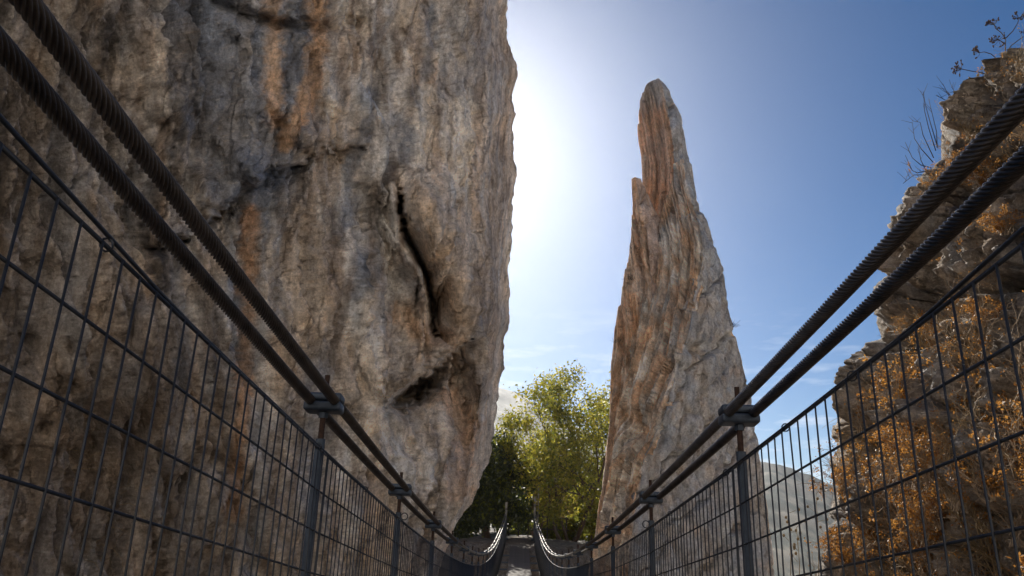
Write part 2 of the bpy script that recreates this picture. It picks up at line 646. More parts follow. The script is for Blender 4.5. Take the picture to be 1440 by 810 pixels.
def make_cliff():
    py = np.linspace(-95, 880, 560)
    sil = np.interp(py, [p[0] for p in CLIFF_SIL], [p[1] for p in CLIFF_SIL])
    sil = sil - 10 + 5 * fbm(py / 38, 0 * py, 0, 4, 19, gain=.6)
    t = np.linspace(0, 1, 430)
    PX = -190 + (sil[:, None] + 190) * t[None, :]
    PY = np.broadcast_to(py[:, None], PX.shape)
    d = ray(PX, PY)
    k = C_X0 / (d[..., 0] - C_M * d[..., 1] - C_T * d[..., 2])
    P = d * k[..., None]
    nrm = np.array([1, -C_M, -C_T])
    nrm = nrm / np.linalg.norm(nrm)
    z = P[..., 2]
    al = P[..., 1] * math.hypot(1, C_M)               # metres along the wall
    # flow lines: vertical at left, following the leaning edge at right
    lean = (sil - np.interp(250, py, sil))[:, None]
    wgt = sstep(380, 720, PX)
    qx = PX - lean * wgt * 1.0
    warp = 10 * fbm(PX / 140, PY / 170, 0, 3, 40)
    qx = qx + warp
    dd = np.zeros(PX.shape)
    # broad bulges
    dd += .75 * fbm(al / 7, z / 9, 0, 3, 1)
    # draperies and flutes
    dd += .38 * fbm(qx / 60, PY / 360, 0, 3, 2, ridged=True)
    dd += .36 * fbm((qx + 24 * fbm(PX / 90, PY / 120, 2, 2, 41)) / 105, PY / 480, 4, 2, 42, ridged=True)
    dd += .11 * fbm(qx / 22, PY / 190, .3, 3, 3, ridged=True)
    t_ = np.broadcast_to(t[None, :], PX.shape)
    edge_k = 1.5 * (1 - .75 * sstep(.88, 1, t_))
    BX_, BY_ = proj(P + nrm * (dd * edge_k)[..., None])          # the wall with only its broad folds
    fis = [(561, 260), (562, 285), (566, 312), (574, 338), (587, 360), (598, 384), (605, 410), (608, 436), (609, 462), (614, 474)]
    fdist, falo, _s = seg_dist(BX_ + 1.6 * fbm(BX_ / 40, BY_ / 16, 0, 3, 53), BY_, fis)
    calm = 1 - .88 * np.exp(-(fdist / 13) ** 2)
    broad = dd
    dd = np.zeros(PX.shape)
    # rough relief at metre and hand scale
    dd += .20 * fbm(al / 1.1, z / 3.2, 0, 5, 4, gain=.55)
    dd += .06 * fbm(al / .42, z / .5, 0, 4, 6, gain=.62, ridged=True)
    f1, f2, val = cells(al / 1.5 + .3 * fbm(al, z, 0, 2, 44), z / 5.0 + .3 * fbm(al, z, 3, 2, 45), np.zeros_like(z), 46)
    dd += .16 * (val - .5) - .10 * np.exp(-((f2 - f1) / .05)) * (val > .4)
    dd = (broad + dd * calm) * edge_k
    P = P + nrm * dd[..., None]
    PX, PY = proj(P)                                  # where that piece of wall now stands
    qx = PX - lean * wgt + warp
    d = P / np.linalg.norm(P, axis=-1, keepdims=True)
    fd = np.zeros(PX.shape)
    # hanging grey apron above the diagonal ledge
    led = [(190, 360), (255, 335), (300, 305), (345, 268), (385, 240), (425, 222), (470, 214), (520, 205)]
    dist, alo, side = seg_dist(PX + 16 * fbm(PX / 30, PY / 30, 0, 4, 51, gain=.6), PY + 16 * fbm(PX / 30, PY / 30, 0, 4, 50, gain=.6), led)
    up = np.where(side > 0, 1.0, -1.0)                # above the ledge?
    ends = sstep(0, .12, alo) * (1 - sstep(.86, 1, alo))
    above = up > 0
    fd += ends * (.55 + .9 * perlin(PX / 45, PY / 45, 0, 58)) * np.where(above, .8 * np.exp(-dist / 60) * (1 - .9 * np.exp(-dist / 9)), -.5 * np.exp(-dist / 40))
    led2 = [(300, 0), (350, 25), (420, 40), (500, 35)]
    dist, alo, side = seg_dist(PX, PY + 6 * fbm(PX / 20, PY / 20, 0, 3, 52), led2)
    fd -= .3 * np.exp(-(dist / 9) ** 2)
    # the long curved fissure
    dist, alo = fdist, falo
    wd = (1.1 + 3.1 * np.sin(np.clip(alo, 0, 1) ** 1.4 * math.pi) ** .9) * (1 + .3 * fbm(BX_ / 30, BY_ / 18, 0, 2, 59))
    fd -= 1.3 * np.exp(-(dist / np.maximum(wd, .8)) ** 2) * (sstep(0, .05, alo)) * (1 - .6 * sstep(.85, 1, alo))
    fd -= .35 * np.exp(-(dist / 10) ** 2) * sstep(.1, .5, alo)
    right = (side > 0) if False else ((BX_ - np.interp(BY_, [p[1] for p in fis], [p[0] for p in fis])) > 0)
    band = sstep(225, 290, PY) * (1 - sstep(430, 520, PY))
    fd += band * np.where(right, .9 * np.exp(-((dist - 40) / 34) ** 2), .38 * np.exp(-((dist - 14) / 11) ** 2))
    fd -= band * np.where(right, 0, .35 * np.exp(-((dist - 50) / 24) ** 2))
    # the cave mouth and its sweeping roof
    roof = [(538, 574), (556, 556), (575, 541), (592, 529), (612, 515), (632, 498), (650, 486)]
    jx, jy = PX + 7 * fbm(PX / 22, PY / 22, 0, 4, 54, gain=.6), PY + 7 * fbm(PX / 22, PY / 22, 3, 4, 55, gain=.6)
    dist, alo, side = seg_dist(jx, jy, roof)
    inside = side < 0
    e2 = sstep(0, .15, alo) * (1 - .6 * sstep(.7, 1, alo))
    fd += e2 * np.where(inside, -1.5 * np.exp(-dist / 26) * sstep(0, 5, dist), .6 * np.exp(-dist / 22) * sstep(0, 6, dist))
    cave = np.exp(-(((jx - 584) * .88 - (jy - 551) * .47) / 34) ** 2 - (((jx - 584) * .47 + (jy - 551) * .88) / 11) ** 2)
    fd -= 1.8 * cave
    hol = np.exp(-((PX - 652) / 24) ** 2 - ((PY - 560) / 50) ** 2)
    fd -= .55 * hol
    rim = [(648, 484), (664, 508), (672, 545), (674, 590), (666, 640)]
    dist, alo, side = seg_dist(jx, PY, rim)
    fd += .32 * np.exp(-(dist / 9) ** 2) * sstep(0, .2, alo) * (1 - sstep(.75, 1, alo))
    # ribs leaning below the cave
    fd += .2 * sstep(560, 700, PY) * fbm((PX + (PY - 700) * .32) / 30, PY / 500, 7, 2, 8, ridged=True) * sstep(520, 600, PX)
    # overhanging pocket at lower left
    und = [(225, 690), (262, 655), (300, 640), (335, 668)]
    dist, alo, side = seg_dist(PX + 5 * fbm(PX / 20, PY / 20, 0, 2, 57), PY, und)
    fd -= .2 * np.exp(-(dist / 16) ** 2)
    lo = np.exp(-((PX - 120) / 130) ** 2 - ((PY - 680) / 110) ** 2)
    fd -= .4 * lo
    # scattered pockets
    f1, f2, val = cells(qx / 42, PY / 60, np.zeros_like(PX), 61)
    pk = (val > .72) * np.exp(-(f1 / .2) ** 2)
    fd -= .16 * pk
    f1b, f2b, valb = cells(qx / 15 + 3, PY / 19, np.zeros_like(PX), 63)
    fd -= .05 * (valb > .7) * np.exp(-(f1b / .25) ** 2)
    # the free edge turns away
    e = sstep(.90, 1.0, t)[None, :] ** 2
    P = P + (d / np.linalg.norm(d, axis=-1, keepdims=True)) * (2.2 * e - 1.9 * fd)[..., None]
    # ---- colour: bare stone, its stains, and shade painted in at left
    n0 = fbm(al / 2.6, z / 4.5, 0, 4, 70)
    n1 = fbm(qx / 30, PY / 260, 0, 4, 71)
    n2 = fbm(qx / 17, PY / 120, 0, 5, 72, gain=.6)
    n3 = fbm(PX / 42, PY / 85, 0, 5, 73, gain=.6)
    c = np.zeros(P.shape) + np.array([.455, .41, .37])
    c = mixc(c, (.43, .315, .23), sstep(.1, .6, n1 + .3 * n0) * .8)                 # orange iron wash
    nb_ = fbm(qx / 74, PY / 520, 2, 3, 69)
    c = mixc(c, (.455, .37, .295), sstep(.02, .3, nb_) * .75)
    c = mixc(c, (.33, .325, .325), sstep(.02, .3, -nb_) * .7)
    c = mixc(c, (.62, .57, .51), sstep(.1, .5, n3 + .3 * n2) * .85)           # pale calcite
    c = mixc(c, (.20, .155, .125), sstep(.05, .55, -n2 + .35 * n3) * .8)           # brown
    c = mixc(c, (.22, .225, .24), sstep(.22, .55, fbm(qx / 38 + 9, PY / 330, 0, 4, 74)) * .75 * (1 - .5 * sstep(420, 640, PX)))

    def streak(pts, wd, col, amt, seed, soft=.5):
        nonlocal c
        wd = wd * (1.4 if wd < 40 else 1)
        amt = min(1.0, amt * 1.15)
        jx = PX + wd * .7 * fbm(PX / 16, PY / 28, 0, 4, seed)
        dist, alo, _ = seg_dist(jx, PY, pts)
        k = 1 - sstep(wd * (1 - soft), wd * (1 + soft), dist + wd * .55 * fbm(PX / 7, PY / 11, 0, 3, seed + 1))
        c = mixc(c, col, np.clip(k * amt, 0, 1))

    grey, black, orange, pale = (.18, .19, .215), (.05, .05, .054), (.44, .30, .20), (.62, .57, .51)
    streak([(330, -100), (320, 60), (325, 160), (350, 265)], 62, (.235, .24, .255), .72, 78, .9)
    streak([(405, -100), (400, 90), (370, 215)], 34, (.22, .225, .245), .7, 79, .8)
    streak([(418, -60), (420, 60), (416, 120), (405, 165), (385, 205), (372, 228)], 22, grey, .95, 80)
    streak([(442, -60), (448, 60), (440, 110), (425, 155), (400, 200)], 9, orange, .8, 81)
    streak([(385, 0), (383, 90), (388, 170)], 9, orange, .75, 82)
    streak([(292, 20), (300, 100), (310, 170), (330, 230), (345, 262)], 34, grey, .7, 83)
    streak([(272, 0), (270, 90), (255, 170), (245, 250)], 9, black, .6, 84)
    streak([(155, 30), (146, 70), (137, 105)], 9, black, .95, 85)
    streak([(130, 150), (128, 190)], 5, black, .7, 86)
    streak([(215, 270), (214, 310), (218, 350), (228, 400)], 10, black, .75, 87)
    streak([(38, 120), (42, 180), (45, 260)], 16, black, .7, 88)
    streak([(80, 150), (75, 240)], 10, black, .5, 89)
    streak([(5, 90), (3, 160), (4, 300)], 7, black, .8, 90)
    streak([(585, 130), (590, 165), (585, 190), (572, 215), (548, 245), (535, 280), (532, 330), (520, 400)], 8, black, .55, 91)
    streak([(560, 170), (575, 195), (570, 215)], 9, grey, .7, 92)
    streak([(522, 130), (520, 170), (505, 205), (493, 240), (490, 310)], 8, grey, .75, 93)
    streak([(605, 10), (606, 60), (598, 110)], 6, grey, .6, 94)
    streak([(560, 560), (620, 640), (600, 720)], 90, (.52, .45, .38), .45, 76, 1.0)
    streak([(640, 250), (650, 380), (640, 480)], 50, (.47, .395, .33), .5, 77, 1.0)
    streak([(655, 20), (660, 90), (650, 140)], 26, (.26, .235, .22), .6, 95)
    streak([(650, 150), (652, 200), (648, 260)], 12, pale, .75, 96)
    streak([(600, 130), (596, 200), (590, 280)], 9, pale, .6, 97)
    streak([(548, 265), (545, 330), (556, 400)], 6, pale, .8, 98)
    streak([(592, 270), (612, 340), (625, 400)], 14, (.45, .36, .28), .7, 99)
    streak([(352, 300), (350, 420), (345, 560), (330, 720)], 9, (.44, .25, .13), .6, 100)
    streak([(372, 430), (366, 540), (350, 700)], 8, pale, .55, 101)
    streak([(90, 400), (110, 460), (100, 510)], 30, (.44, .40, .36), .65, 102)
    streak([(415, 360), (420, 450)], 28, (.42, .35, .28), .5, 103)
    streak([(505, 440), (520, 500), (535, 560), (520, 640)], 12, pale, .6, 104)
    streak([(565, 640), (585, 660)], 22, pale, .8, 105)
    streak([(630, 560), (660, 600), (640, 690)], 12, (.40, .26, .17), .55, 106)
    streak([(560, 440), (590, 470), (635, 478)], 10, (.36, .23, .14), .5, 107)
    streak([(675, 380), (668, 480), (676, 560)], 8, (.19, .165, .15), .6, 108)
    streak([(700, 200), (694, 330), (686, 470)], 7, (.20, .17, .15), .5, 109)
    streak([(470, 300), (474, 420), (466, 520)], 8, (.2, .165, .14), .5, 110)
    streak([(290, 420), (305, 500), (300, 560)], 12, (.1, .09, .085), .55, 111)
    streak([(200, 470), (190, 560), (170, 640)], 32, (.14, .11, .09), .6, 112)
    streak([(60, 620), (90, 720), (60, 800)], 80, (.17, .135, .105), .7, 113)  # lower-left shade painted into the stone colour
    streak([(-60, -100), (40, 60), (90, 250), (60, 420)], 120, (.24, .205, .175), .6, 114, 1.0)  # broad shade over the left wall, painted as darker stone
    streak([(60, 520), (160, 600), (260, 760)], 110, (.20, .165, .135), .65, 115, 1.0)  # shade and corner falloff at lower left, painted as darker stone
    # lichens, small specks
    sp = sstep(.34, .6, fbm(PX / 5, PY / 6, 0, 3, 120))
    c = mixc(c, (.12, .10, .085), sp * .6)
    sp2 = sstep(.38, .62, fbm(PX / 4.5, PY / 6.5, 4, 3, 121))
    c = mixc(c, (.56, .50, .44), sp2 * .3)
    # back of the rock: continue the edge round to the rear
    edge = P[:, -1]
    backs = []
    for dx, dy, amp in ((-.35, 1.2, .3), (-1.2, 3, .4), (-3, 5, .5), (-7, 7, .6), (-14, 8, .6), (-24, 7, .6), (-34, 0, .6)):
        b = edge + np.array([dx, dy, 0]) + amp * np.stack([fbm(z[:, -1] / 2, dx + 0 * z[:, -1], 0, 3, 130), fbm(z[:, -1] / 2, dy + 0 * z[:, -1], 0, 3, 131), 0 * z[:, -1]], -1)
        backs.append(b)
    nb = len(backs)
    P = np.concatenate([P, np.stack(backs, 1)], 1)
    c = np.concatenate([c, np.repeat(c[:, -1:], nb, 1)], 1)
    nr, nc = P.shape[:2]
    V = P.reshape(-1, 3)
    Fq = grid_faces(nr, nc, flip=True)
    # close the top with a rising brow
    top = P[0]
    ctr = np.array([-14, 33, 23.0])
    b0 = len(V)
    ringv = [top]
    for k in (.25, .6, .95):
        ringv.append(top + (ctr - top) * k + np.array([0, 0, 1.2 * math.sin(k * 3)]))
    V = np.concatenate([V] + ringv[1:], 0)
    base = [np.arange(nc)] + [b0 + i * nc + np.arange(nc) for i in range(3)]
    extra = []
    for i in range(3):
        a, b = base[i], base[i + 1]
        extra.append(np.stack([a[:-1], a[1:], b[1:], b[:-1]], -1))
    Fq = np.concatenate([Fq] + extra, 0)
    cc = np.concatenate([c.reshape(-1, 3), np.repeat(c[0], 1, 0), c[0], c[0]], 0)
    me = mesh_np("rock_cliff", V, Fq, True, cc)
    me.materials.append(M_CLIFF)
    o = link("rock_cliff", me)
    tag(o, "huge overhanging limestone cliff with grey, tan and orange streaks, left of the footbridge", "cliff")


make_cliff()


# ------------------------------------------------------------------ the rock spire
def poly_world(pts, y):
    """pixel outline -> (z, x) arrays at depth y, sorted by z"""
    a = np.array(pts, float)
    P = at_y(a[:, 0], a[:, 1], y)
    o = np.argsort(P[:, 2])
    return P[o, 2], P[o, 0]


def loft(Lp, Mp, Rp, y0, front=.4, back=.6, zmin=-12, nz=300, n=(120, 90, 16, 16), ztop=None, yoff=0):
    zl, xl = poly_world(Lp, y0)
    zr, xr = poly_world(Rp, y0)
    zt = ztop if ztop else max(zl[-1], zr[-1])
    zs = np.linspace(zmin, zt, nz)

    def ext(z, zz, xx):
        r = np.interp(z, zz, xx)
        lowslope = (xx[1] - xx[0]) / max(zz[1] - zz[0], .1)
        return np.where(z < zz[0], xx[0] + lowslope * .6 * (z - zz[0]), r)
    XL, XR = ext(zs, zl, xl), ext(zs, zr, xr)
    XR = np.maximum(XR, XL + .02)
    W = XR - XL
    # ridge
    a = np.array(Mp, float)
    Pm0 = at_y(a[:, 0], a[:, 1], y0)
    wm = np.interp(Pm0[:, 2], zs, W)
    ym = y0 - front * wm
    Pm = at_y(a[:, 0], a[:, 1], ym)
    o = np.argsort(Pm[:, 2])
    XM = np.clip(np.interp(zs, Pm[o, 2], Pm[o, 0]), XL + .12 * W - W * .0, XR - .06 * W)
    YM = y0 - front * W
    Lw = np.stack([XL, np.full(nz, y0), zs], -1)
    Rw = np.stack([XR, y0 + .0 * W, zs], -1)
    Mw = np.stack([XM, YM, zs], -1)
    Bw = np.stack([(XL * .45 + XR * .55), y0 + back * W, zs], -1)
    rows, fr = [], []
    for A, B, k, i in ((Lw, Mw, n[0], 0), (Mw, Rw, n[1], 1), (Rw, Bw, n[2], 2), (Bw, Lw, n[3], 3)):
        tt = np.linspace(0, 1, k, endpoint=False)
        rows.append(A[:, None] * (1 - tt[None, :, None]) + B[:, None] * tt[None, :, None])
        fr.append(i + tt)
    P = np.concatenate(rows, 1)
    return P, np.broadcast_to(np.concatenate(fr)[None], P.shape[:2]), W


def make_spire():
    Y0 = 38.0
    VV, FF, CCs = [], [], []
    off = 0
    # upper block
    L1 = [(925, 111), (915, 114), (908, 120), (901, 139), (897, 162), (897, 190), (902, 216), (904, 250), (906, 300), (905, 420), (900, 600)]
    R1 = [(925, 111), (932, 117), (941, 131), (950, 147), (957, 161), (962, 185), (967, 214), (970, 226), (976, 262), (983, 300), (1000, 420), (1030, 600)]
    M1 = [(926, 111), (933, 130), (939, 160), (945, 195), (949, 228), (948, 270), (945, 320), (940, 600)]
    # main front slab
    L2 = [(948, 244), (943, 262), (935, 285), (926, 312), (914, 345), (903, 385), (893, 430), (880, 480), (868, 560), (862, 640), (850, 700), (835, 760), (828, 800)]
    R2 = [(962, 230), (972, 232), (977, 262), (984, 300), (1000, 340), (1016, 380), (1021, 420), (1031, 460), (1045, 510), (1056, 560), (1064, 610), (1071, 660), (1079, 720), (1088, 800)]
    M2 = [(960, 228), (966, 262), (975, 300), (984, 340), (985, 370), (978, 410), (970, 446), (958, 500), (946, 538), (933, 584), (916, 625), (900, 655), (888, 700), (880, 800)]
    # left slab
    L3 = [(888, 251), (889, 285), (888, 330), (881, 378), (873, 420), (864, 468), (859, 510), (858, 560), (857, 600), (851, 660), (845, 700), (837, 760), (832, 800)]
    R3 = [(901, 252), (907, 264), (918, 290), (934, 318), (950, 370), (965, 450), (975, 600), (985, 800)]
    M3 = [(894, 251), (899, 280), (908, 330), (915, 400), (918, 470), (910, 560), (900, 655), (885, 800)]
    for bi, (Lp, Mp, Rp, y0, fr_, bk, zmin, nz, n) in enumerate((
            (L1, M1, R1, Y0 + 1.3, .34, .6, 2, 260, (90, 60, 16, 16)),
            (L2, M2, R2, Y0, .62, .6, -12, 460, (170, 130, 16, 16)),
            (L3, M3, R3, Y0 + .2, .34, .6, -12, 380, (120, 60, 10, 16)))):
        P, fr, W = loft(Lp, Mp, Rp, y0, fr_, bk, zmin, nz, n)
        z = P[..., 2]
        nr, nc = z.shape
        nm = grid_normals(P, True)
        # make normals point outward
        ctr = P.mean(1, keepdims=True)
        if np.sum((P - ctr) * nm) < 0:
            nm = -nm
        px, py = proj(P)
        mx = np.interp(py, [p[1] for p in Mp], [p[0] for p in Mp])
        q = px - mx                                    # distance from the ridge: striations run parallel to it
        left = (fr < 1)
        rightf = (fr >= 1) & (fr < 2)
        d = .16 * fbm(P[..., 0] / 2.6, P[..., 1] / 2.6, z / 3.5, 3, 200 + bi)

        def beds(T, sd_, wob):
            """layers tilted like the ridge: each bed slopes out and breaks back sharply"""
            ph = q / T + wob * fbm(px / 55, py / 140, sd_, 3, sd_)
            k = np.floor(ph)
            f = ph - k
            hgt = (_hash(k, k * 0, np.floor(py / 90 + 3 * perlin(k * .7, py / 160, 0, sd_)), sd_) & 255) / 255.0
            return (f ** 1.3 * .9 - .45 - .5 * np.exp(-f / .08)) * (.35 + hgt)
        lay = .44 * beds(15, 204 + bi, .4) + .19 * beds(5.6, 214 + bi, .55)
        f1, f2, val = cells(P[..., 0] / 2.2 + q / 60, P[..., 1] / 2.2, z / 3.6, 210 + bi)
        blk = .5 * (val - .5) - .28 * np.exp(-((f2 - f1) / .05))
        f1, f2, val2 = cells(P[..., 0] / .8, P[..., 1] / .8, z / 1.3, 212 + bi)
        blk2 = .22 * (val2 - .5) - .12 * np.exp(-((f2 - f1) / .07))
        d += np.where(left, lay + .3 * blk + .35 * blk2, .14 * lay + .8 * blk + .7 * blk2 - .5 * np.exp(-(np.abs((q * .8 + (py - 500) * .55 + 22 * fbm(px / 45, py / 45, 0, 3, 250)) % 74 - 37) / 2.6) ** 2))
        d += .07 * fbm(P[..., 0] / .5, P[..., 1] / .5, z / .7, 4, 220, gain=.6, ridged=True)
        # hollows
        d -= 1.0 * np.exp(-((px - 892) / 12) ** 2 - ((py - 600) / 22) ** 2)
        d -= .5 * np.exp(-((px - 985) / 26) ** 2 - ((py - 490) / 8) ** 2) * rightf
        taper = np.clip(W / 2.2, .12, 1)[:, None]
        edge = np.where((fr > 2.0), .7, 1.0)
        sil_k = 1 - .72 * (np.exp(-((fr) / .09) ** 2) + np.exp(-((fr - 2) / .12) ** 2) + np.exp(-((fr - 4) / .09) ** 2))
        P = P + nm * (d * taper * edge * sil_k)[..., None]
        # colour
        n1 = fbm(q / 16, py / 62, 0, 5, 230 + bi, gain=.62)
        n2 = fbm(px / 26, py / 34, 0, 4, 233)
        c = np.zeros(P.shape) + np.array([.54, .45, .36])
        c = mixc(c, (.55, .37, .235), np.where(left, sstep(-.2, .4, n1), sstep(.3, .7, n2) * .6))
        c = mixc(c, (.66, .59, .50), np.where(left, sstep(.0, .4, -n1 + .3 * n2), .12))
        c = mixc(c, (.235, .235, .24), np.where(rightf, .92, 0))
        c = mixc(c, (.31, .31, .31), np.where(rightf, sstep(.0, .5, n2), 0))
        c = mixc(c, (.19, .15, .12), sstep(.25, .6, fbm(q / 7, py / 32, 5, 4, 240)) * .45)
        c = mixc(c, (.36, .25, .165), np.where(rightf, sstep(.15, .5, fbm(px / 22, py / 30, 3, 4, 241)) * .22, 0))
        if bi == 0:
            c = mixc(c, (.46, .235, .125), np.where(left, .65 * sstep(110, 170, py), 0))
            c = mixc(c, (.26, .22, .19), np.where(left, .8 * (1 - sstep(118, 165, py + 10 * n2)), 0))
        if bi == 2:
            c = mixc(c, (.48, .29, .175), .45 * np.ones(q.shape))
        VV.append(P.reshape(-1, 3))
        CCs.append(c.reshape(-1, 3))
        FF.append(grid_faces(nr, nc, True, off))
        off += nr * nc
        # cap
        VV.append(P[-1].mean(0)[None] + np.array([[0, 0, .05]]))
        CCs.append(c[-1].mean(0)[None])
        last = off - nc + np.arange(nc)
        FF.append(np.stack([last, np.roll(last, -1), np.full(nc, off), np.full(nc, off)], -1)[:, :4])
        off += 1
    V, Fq = np.concatenate(VV), np.concatenate(FF)
    tri = Fq[:, 2] == Fq[:, 3]
    Fq = Fq[~tri]
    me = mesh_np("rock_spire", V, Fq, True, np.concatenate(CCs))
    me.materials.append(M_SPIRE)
    o = link("rock_spire", me)
    tag(o, "tall pointed limestone spire with orange streaked face and grey flank, standing alone against the sky", "rock spire")


make_spire()


# ------------------------------------------------------------------ right outcrop
OUT_SIL = [(20, 1560), (60, 1490), (85, 1441), (95, 1416), (110, 1398), (125, 1381), (140, 1352), (160, 1326), (178, 1314), (195, 1311), (213, 1316), (232, 1306),
           (250, 1292), (262, 1280), (282, 1273), (320, 1263), (350, 1252), (380, 1241), (405, 1233), (470, 1228), (482, 1211), (495, 1208), (520, 1204), (550, 1190),
           (595, 1177), (640, 1168), (652, 1166), (675, 1170), (705, 1175), (740, 1172), (790, 1160), (900, 1130)]
O_X0, O_M, O_T = 4.35, .055, .17              # outcrop plane x = O_X0 + O_M*y + O_T*z


def out_point(px, py):
    d = ray(np.asarray(px, float), np.asarray(py, float))
    k = O_X0 / (d[..., 0] - O_M * d[..., 1] - O_T * d[..., 2])
    return d * k[..., None]


def make_outcrop():
    py = np.linspace(22, 900, 420)
    sil = np.interp(py, [p[0] for p in OUT_SIL], [p[1] for p in OUT_SIL])
    kk = np.floor(py / 26 + 1.5 * perlin(py / 40, 0, 0, 29))
    sil = sil + 5 + 40 * (1 - sstep(90, 215, py)) + ((_hash(kk, kk * 0, kk * 0, 5) & 255) / 255 - .5) * 9 + 3.5 * fbm(py / 12, 0 * py, 0, 3, 28)
    t = np.linspace(0, 1, 260)
    PX = sil[:, None] * (1 - t[None]) + 1720 * t[None]
    PY = np.broadcast_to(py[:, None], PX.shape)
    P = out_point(PX, PY)
    x, y, z = P[..., 0], P[..., 1], P[..., 2]
    wx, wy, wz = (.25 * fbm(x / .8, y / .8, z / .8, 3, 300 + i) for i in range(3))
    d = .45 * fbm(y / 2.2, z / 2.2, 0, 3, 310)
    f1, f2, v = cells(x / 1.3 + wx, y / 1.3 + wy, z / 1.25 + wz, 311)
    d += 1.05 * (v - .5) - .65 * np.exp(-((f2 - f1) / .08))
    f1, f2, v2 = cells(x / .5 + wx * 2, y / .5 + wy * 2, z / .5 + wz * 2, 312)
    d += .30 * (v2 - .5) - .18 * np.exp(-((f2 - f1) / .09))
    d += .13 * fbm(x / .3, y / .3, z / .42, 4, 313, gain=.6, ridged=True)
    # two clear ledges
    for line, dep in (([(1290, 275), (1330, 255), (1400, 225), (1480, 190)], .6), ([(1215, 500), (1250, 470), (1330, 430), (1460, 400)], .5), ([(1330, 215), (1375, 130)], .5)):
        dist, alo, side = seg_dist(PX + 8 * fbm(PX / 20, PY / 20, 0, 2, 320), PY, line)
        d -= dep * np.exp(-(dist / 10) ** 2)
    nrm = np.array([-1, O_M, O_T])
    nrm /= np.linalg.norm(nrm)
    e = 1 - sstep(0, .10, t)[None, :]
    P = P + nrm * (d * (1 - .75 * e))[..., None]
    dr = ray(PX, PY)
    P = P + dr / np.linalg.norm(dr, axis=-1, keepdims=True) * (1.0 * e ** 2 + .12 * e * (v - .3))[..., None]
    n1 = fbm(y / .7, z / .9, x / .7, 4, 330)
    n2 = fbm(y / .25, z / .3, x / .3, 4, 331)
    c = np.zeros(P.shape) + np.array([.31, .27, .23])
    c = mixc(c, (.20, .17, .145), sstep(-.1, .5, n1))
    c = mixc(c, (.38, .29, .21), sstep(.15, .5, -n1 + .3 * n2) * .7)
    c = mixc(c, (.42, .38, .34), sstep(.2, .6, n2) * .5)
    c = mixc(c, (.12, .11, .10), sstep(.25, .55, fbm(y / .5, z / .6, 9, 4, 333)) * .6)
    edge = P[:, :1]
    backs = []
    for dx, dy in ((7, 3), (3.0, 3.0), (1.2, 1.8), (.45, .8)):
        backs.append(edge + np.array([dx, dy, 0]))
    P = np.concatenate(backs + [P], 1)
    c = np.concatenate([np.repeat(c[:, :1], 4, 1), c], 1)
    nr, nc = P.shape[:2]
    me = mesh_np("rock_outcrop", P, grid_faces(nr, nc, flip=True), True, c)
    me.materials.append(M_OUT)
    o = link("rock_outcrop", me)
    tag(o, "craggy grey rock outcrop overgrown with dry golden brush, right of the footbridge", "rock outcrop")
    return P


OUTP = make_outcrop()


# ------------------------------------------------------------------ the suspension bridge
bridge = empty("suspension_bridge", (BX, 0, 0), "narrow steel cable footbridge with wire mesh sides running away to the trees", "footbridge")
POST_Y = [4.076 + 2.9023 * k for k in range(-2, 18)]
POST_Y[1] = .98


def bp(side, y, dz=0.0, dx=0.0):
    """point on the bridge, in the bridge's own coordinates"""
    return Vector((side * half(y) + dx, y, zc(y) + dz))


def make_cable(side, off):
    ys = [-2.4]
    while ys[-1] < Y_END:
        y = ys[-1]
        ys.append(y + (.0125 if y < 5 else .018 if y < 8 else .045 if y < 14 else .2))
    ys = np.array(ys)
    hw = HALF - .115 * sstep(40, Y_END, ys)
    ctr = np.stack([side * hw + off, ys, zc(ys)], -1)
    tan = np.gradient(ctr, axis=0)
    tan /= np.linalg.norm(tan, axis=1, keepdims=True)
    s = np.concatenate([[0], np.cumsum(np.linalg.norm(np.diff(ctr, axis=0), axis=1))])
    a = np.tile(np.array([1., 0, 0]), (len(ys), 1))
    a -= tan * np.sum(a * tan, 1, keepdims=True)
    a /= np.linalg.norm(a, axis=1, keepdims=True)
    b = np.cross(tan, a)
    lob, per = 10, 6
    n = lob * per
    th = np.arange(n) / n * 2 * math.pi
    prof = .0236 + .0042 * (np.abs(np.cos(th * lob / 2)) ** .7 * 2 - 1)
    tw = s * 2 * math.pi / .23
    ang = th[None, :] + tw[:, None]
    amp = np.where(ys < 14, 1.0, .25)[:, None]
    rr = .0238 + (prof[None, :] - .0238) * amp
    P = ctr[:, None] + (a[:, None] * np.cos(ang)[..., None] + b[:, None] * np.sin(ang)[..., None]) * rr[..., None]
    me = mesh_np("main_cable", P, grid_faces(len(ys), n, True), True)
    me.materials.append(M_CABLE)
    link("main_cable", me, bridge)


for s_ in (-1, 1):
    for o_ in (-.0675, .0675):
        make_cable(s_, o_)


def rounded_block(lo, hi, bev):
    import bmesh
    bm = bmesh.new()
    bmesh.ops.create_cube(bm, size=1)
    for v in bm.verts:
        v.co = Vector([lo[i] + (v.co[i] + .5) * (hi[i] - lo[i]) for i in range(3)])
    bmesh.ops.bevel(bm, geom=list(bm.edges), offset=bev, segments=3, profile=.6, affect='EDGES')
    me = bpy.data.meshes.new("clamp")
    bm.to_mesh(me)
    bm.free()
    me.polygons.foreach_set("use_smooth", [True] * len(me.polygons))
    return me


def disc(rad, h, n, mat, name):
    return MB().tube([(0, 0, 0), (0, 0, h)], rad, n).mesh(name, mat)


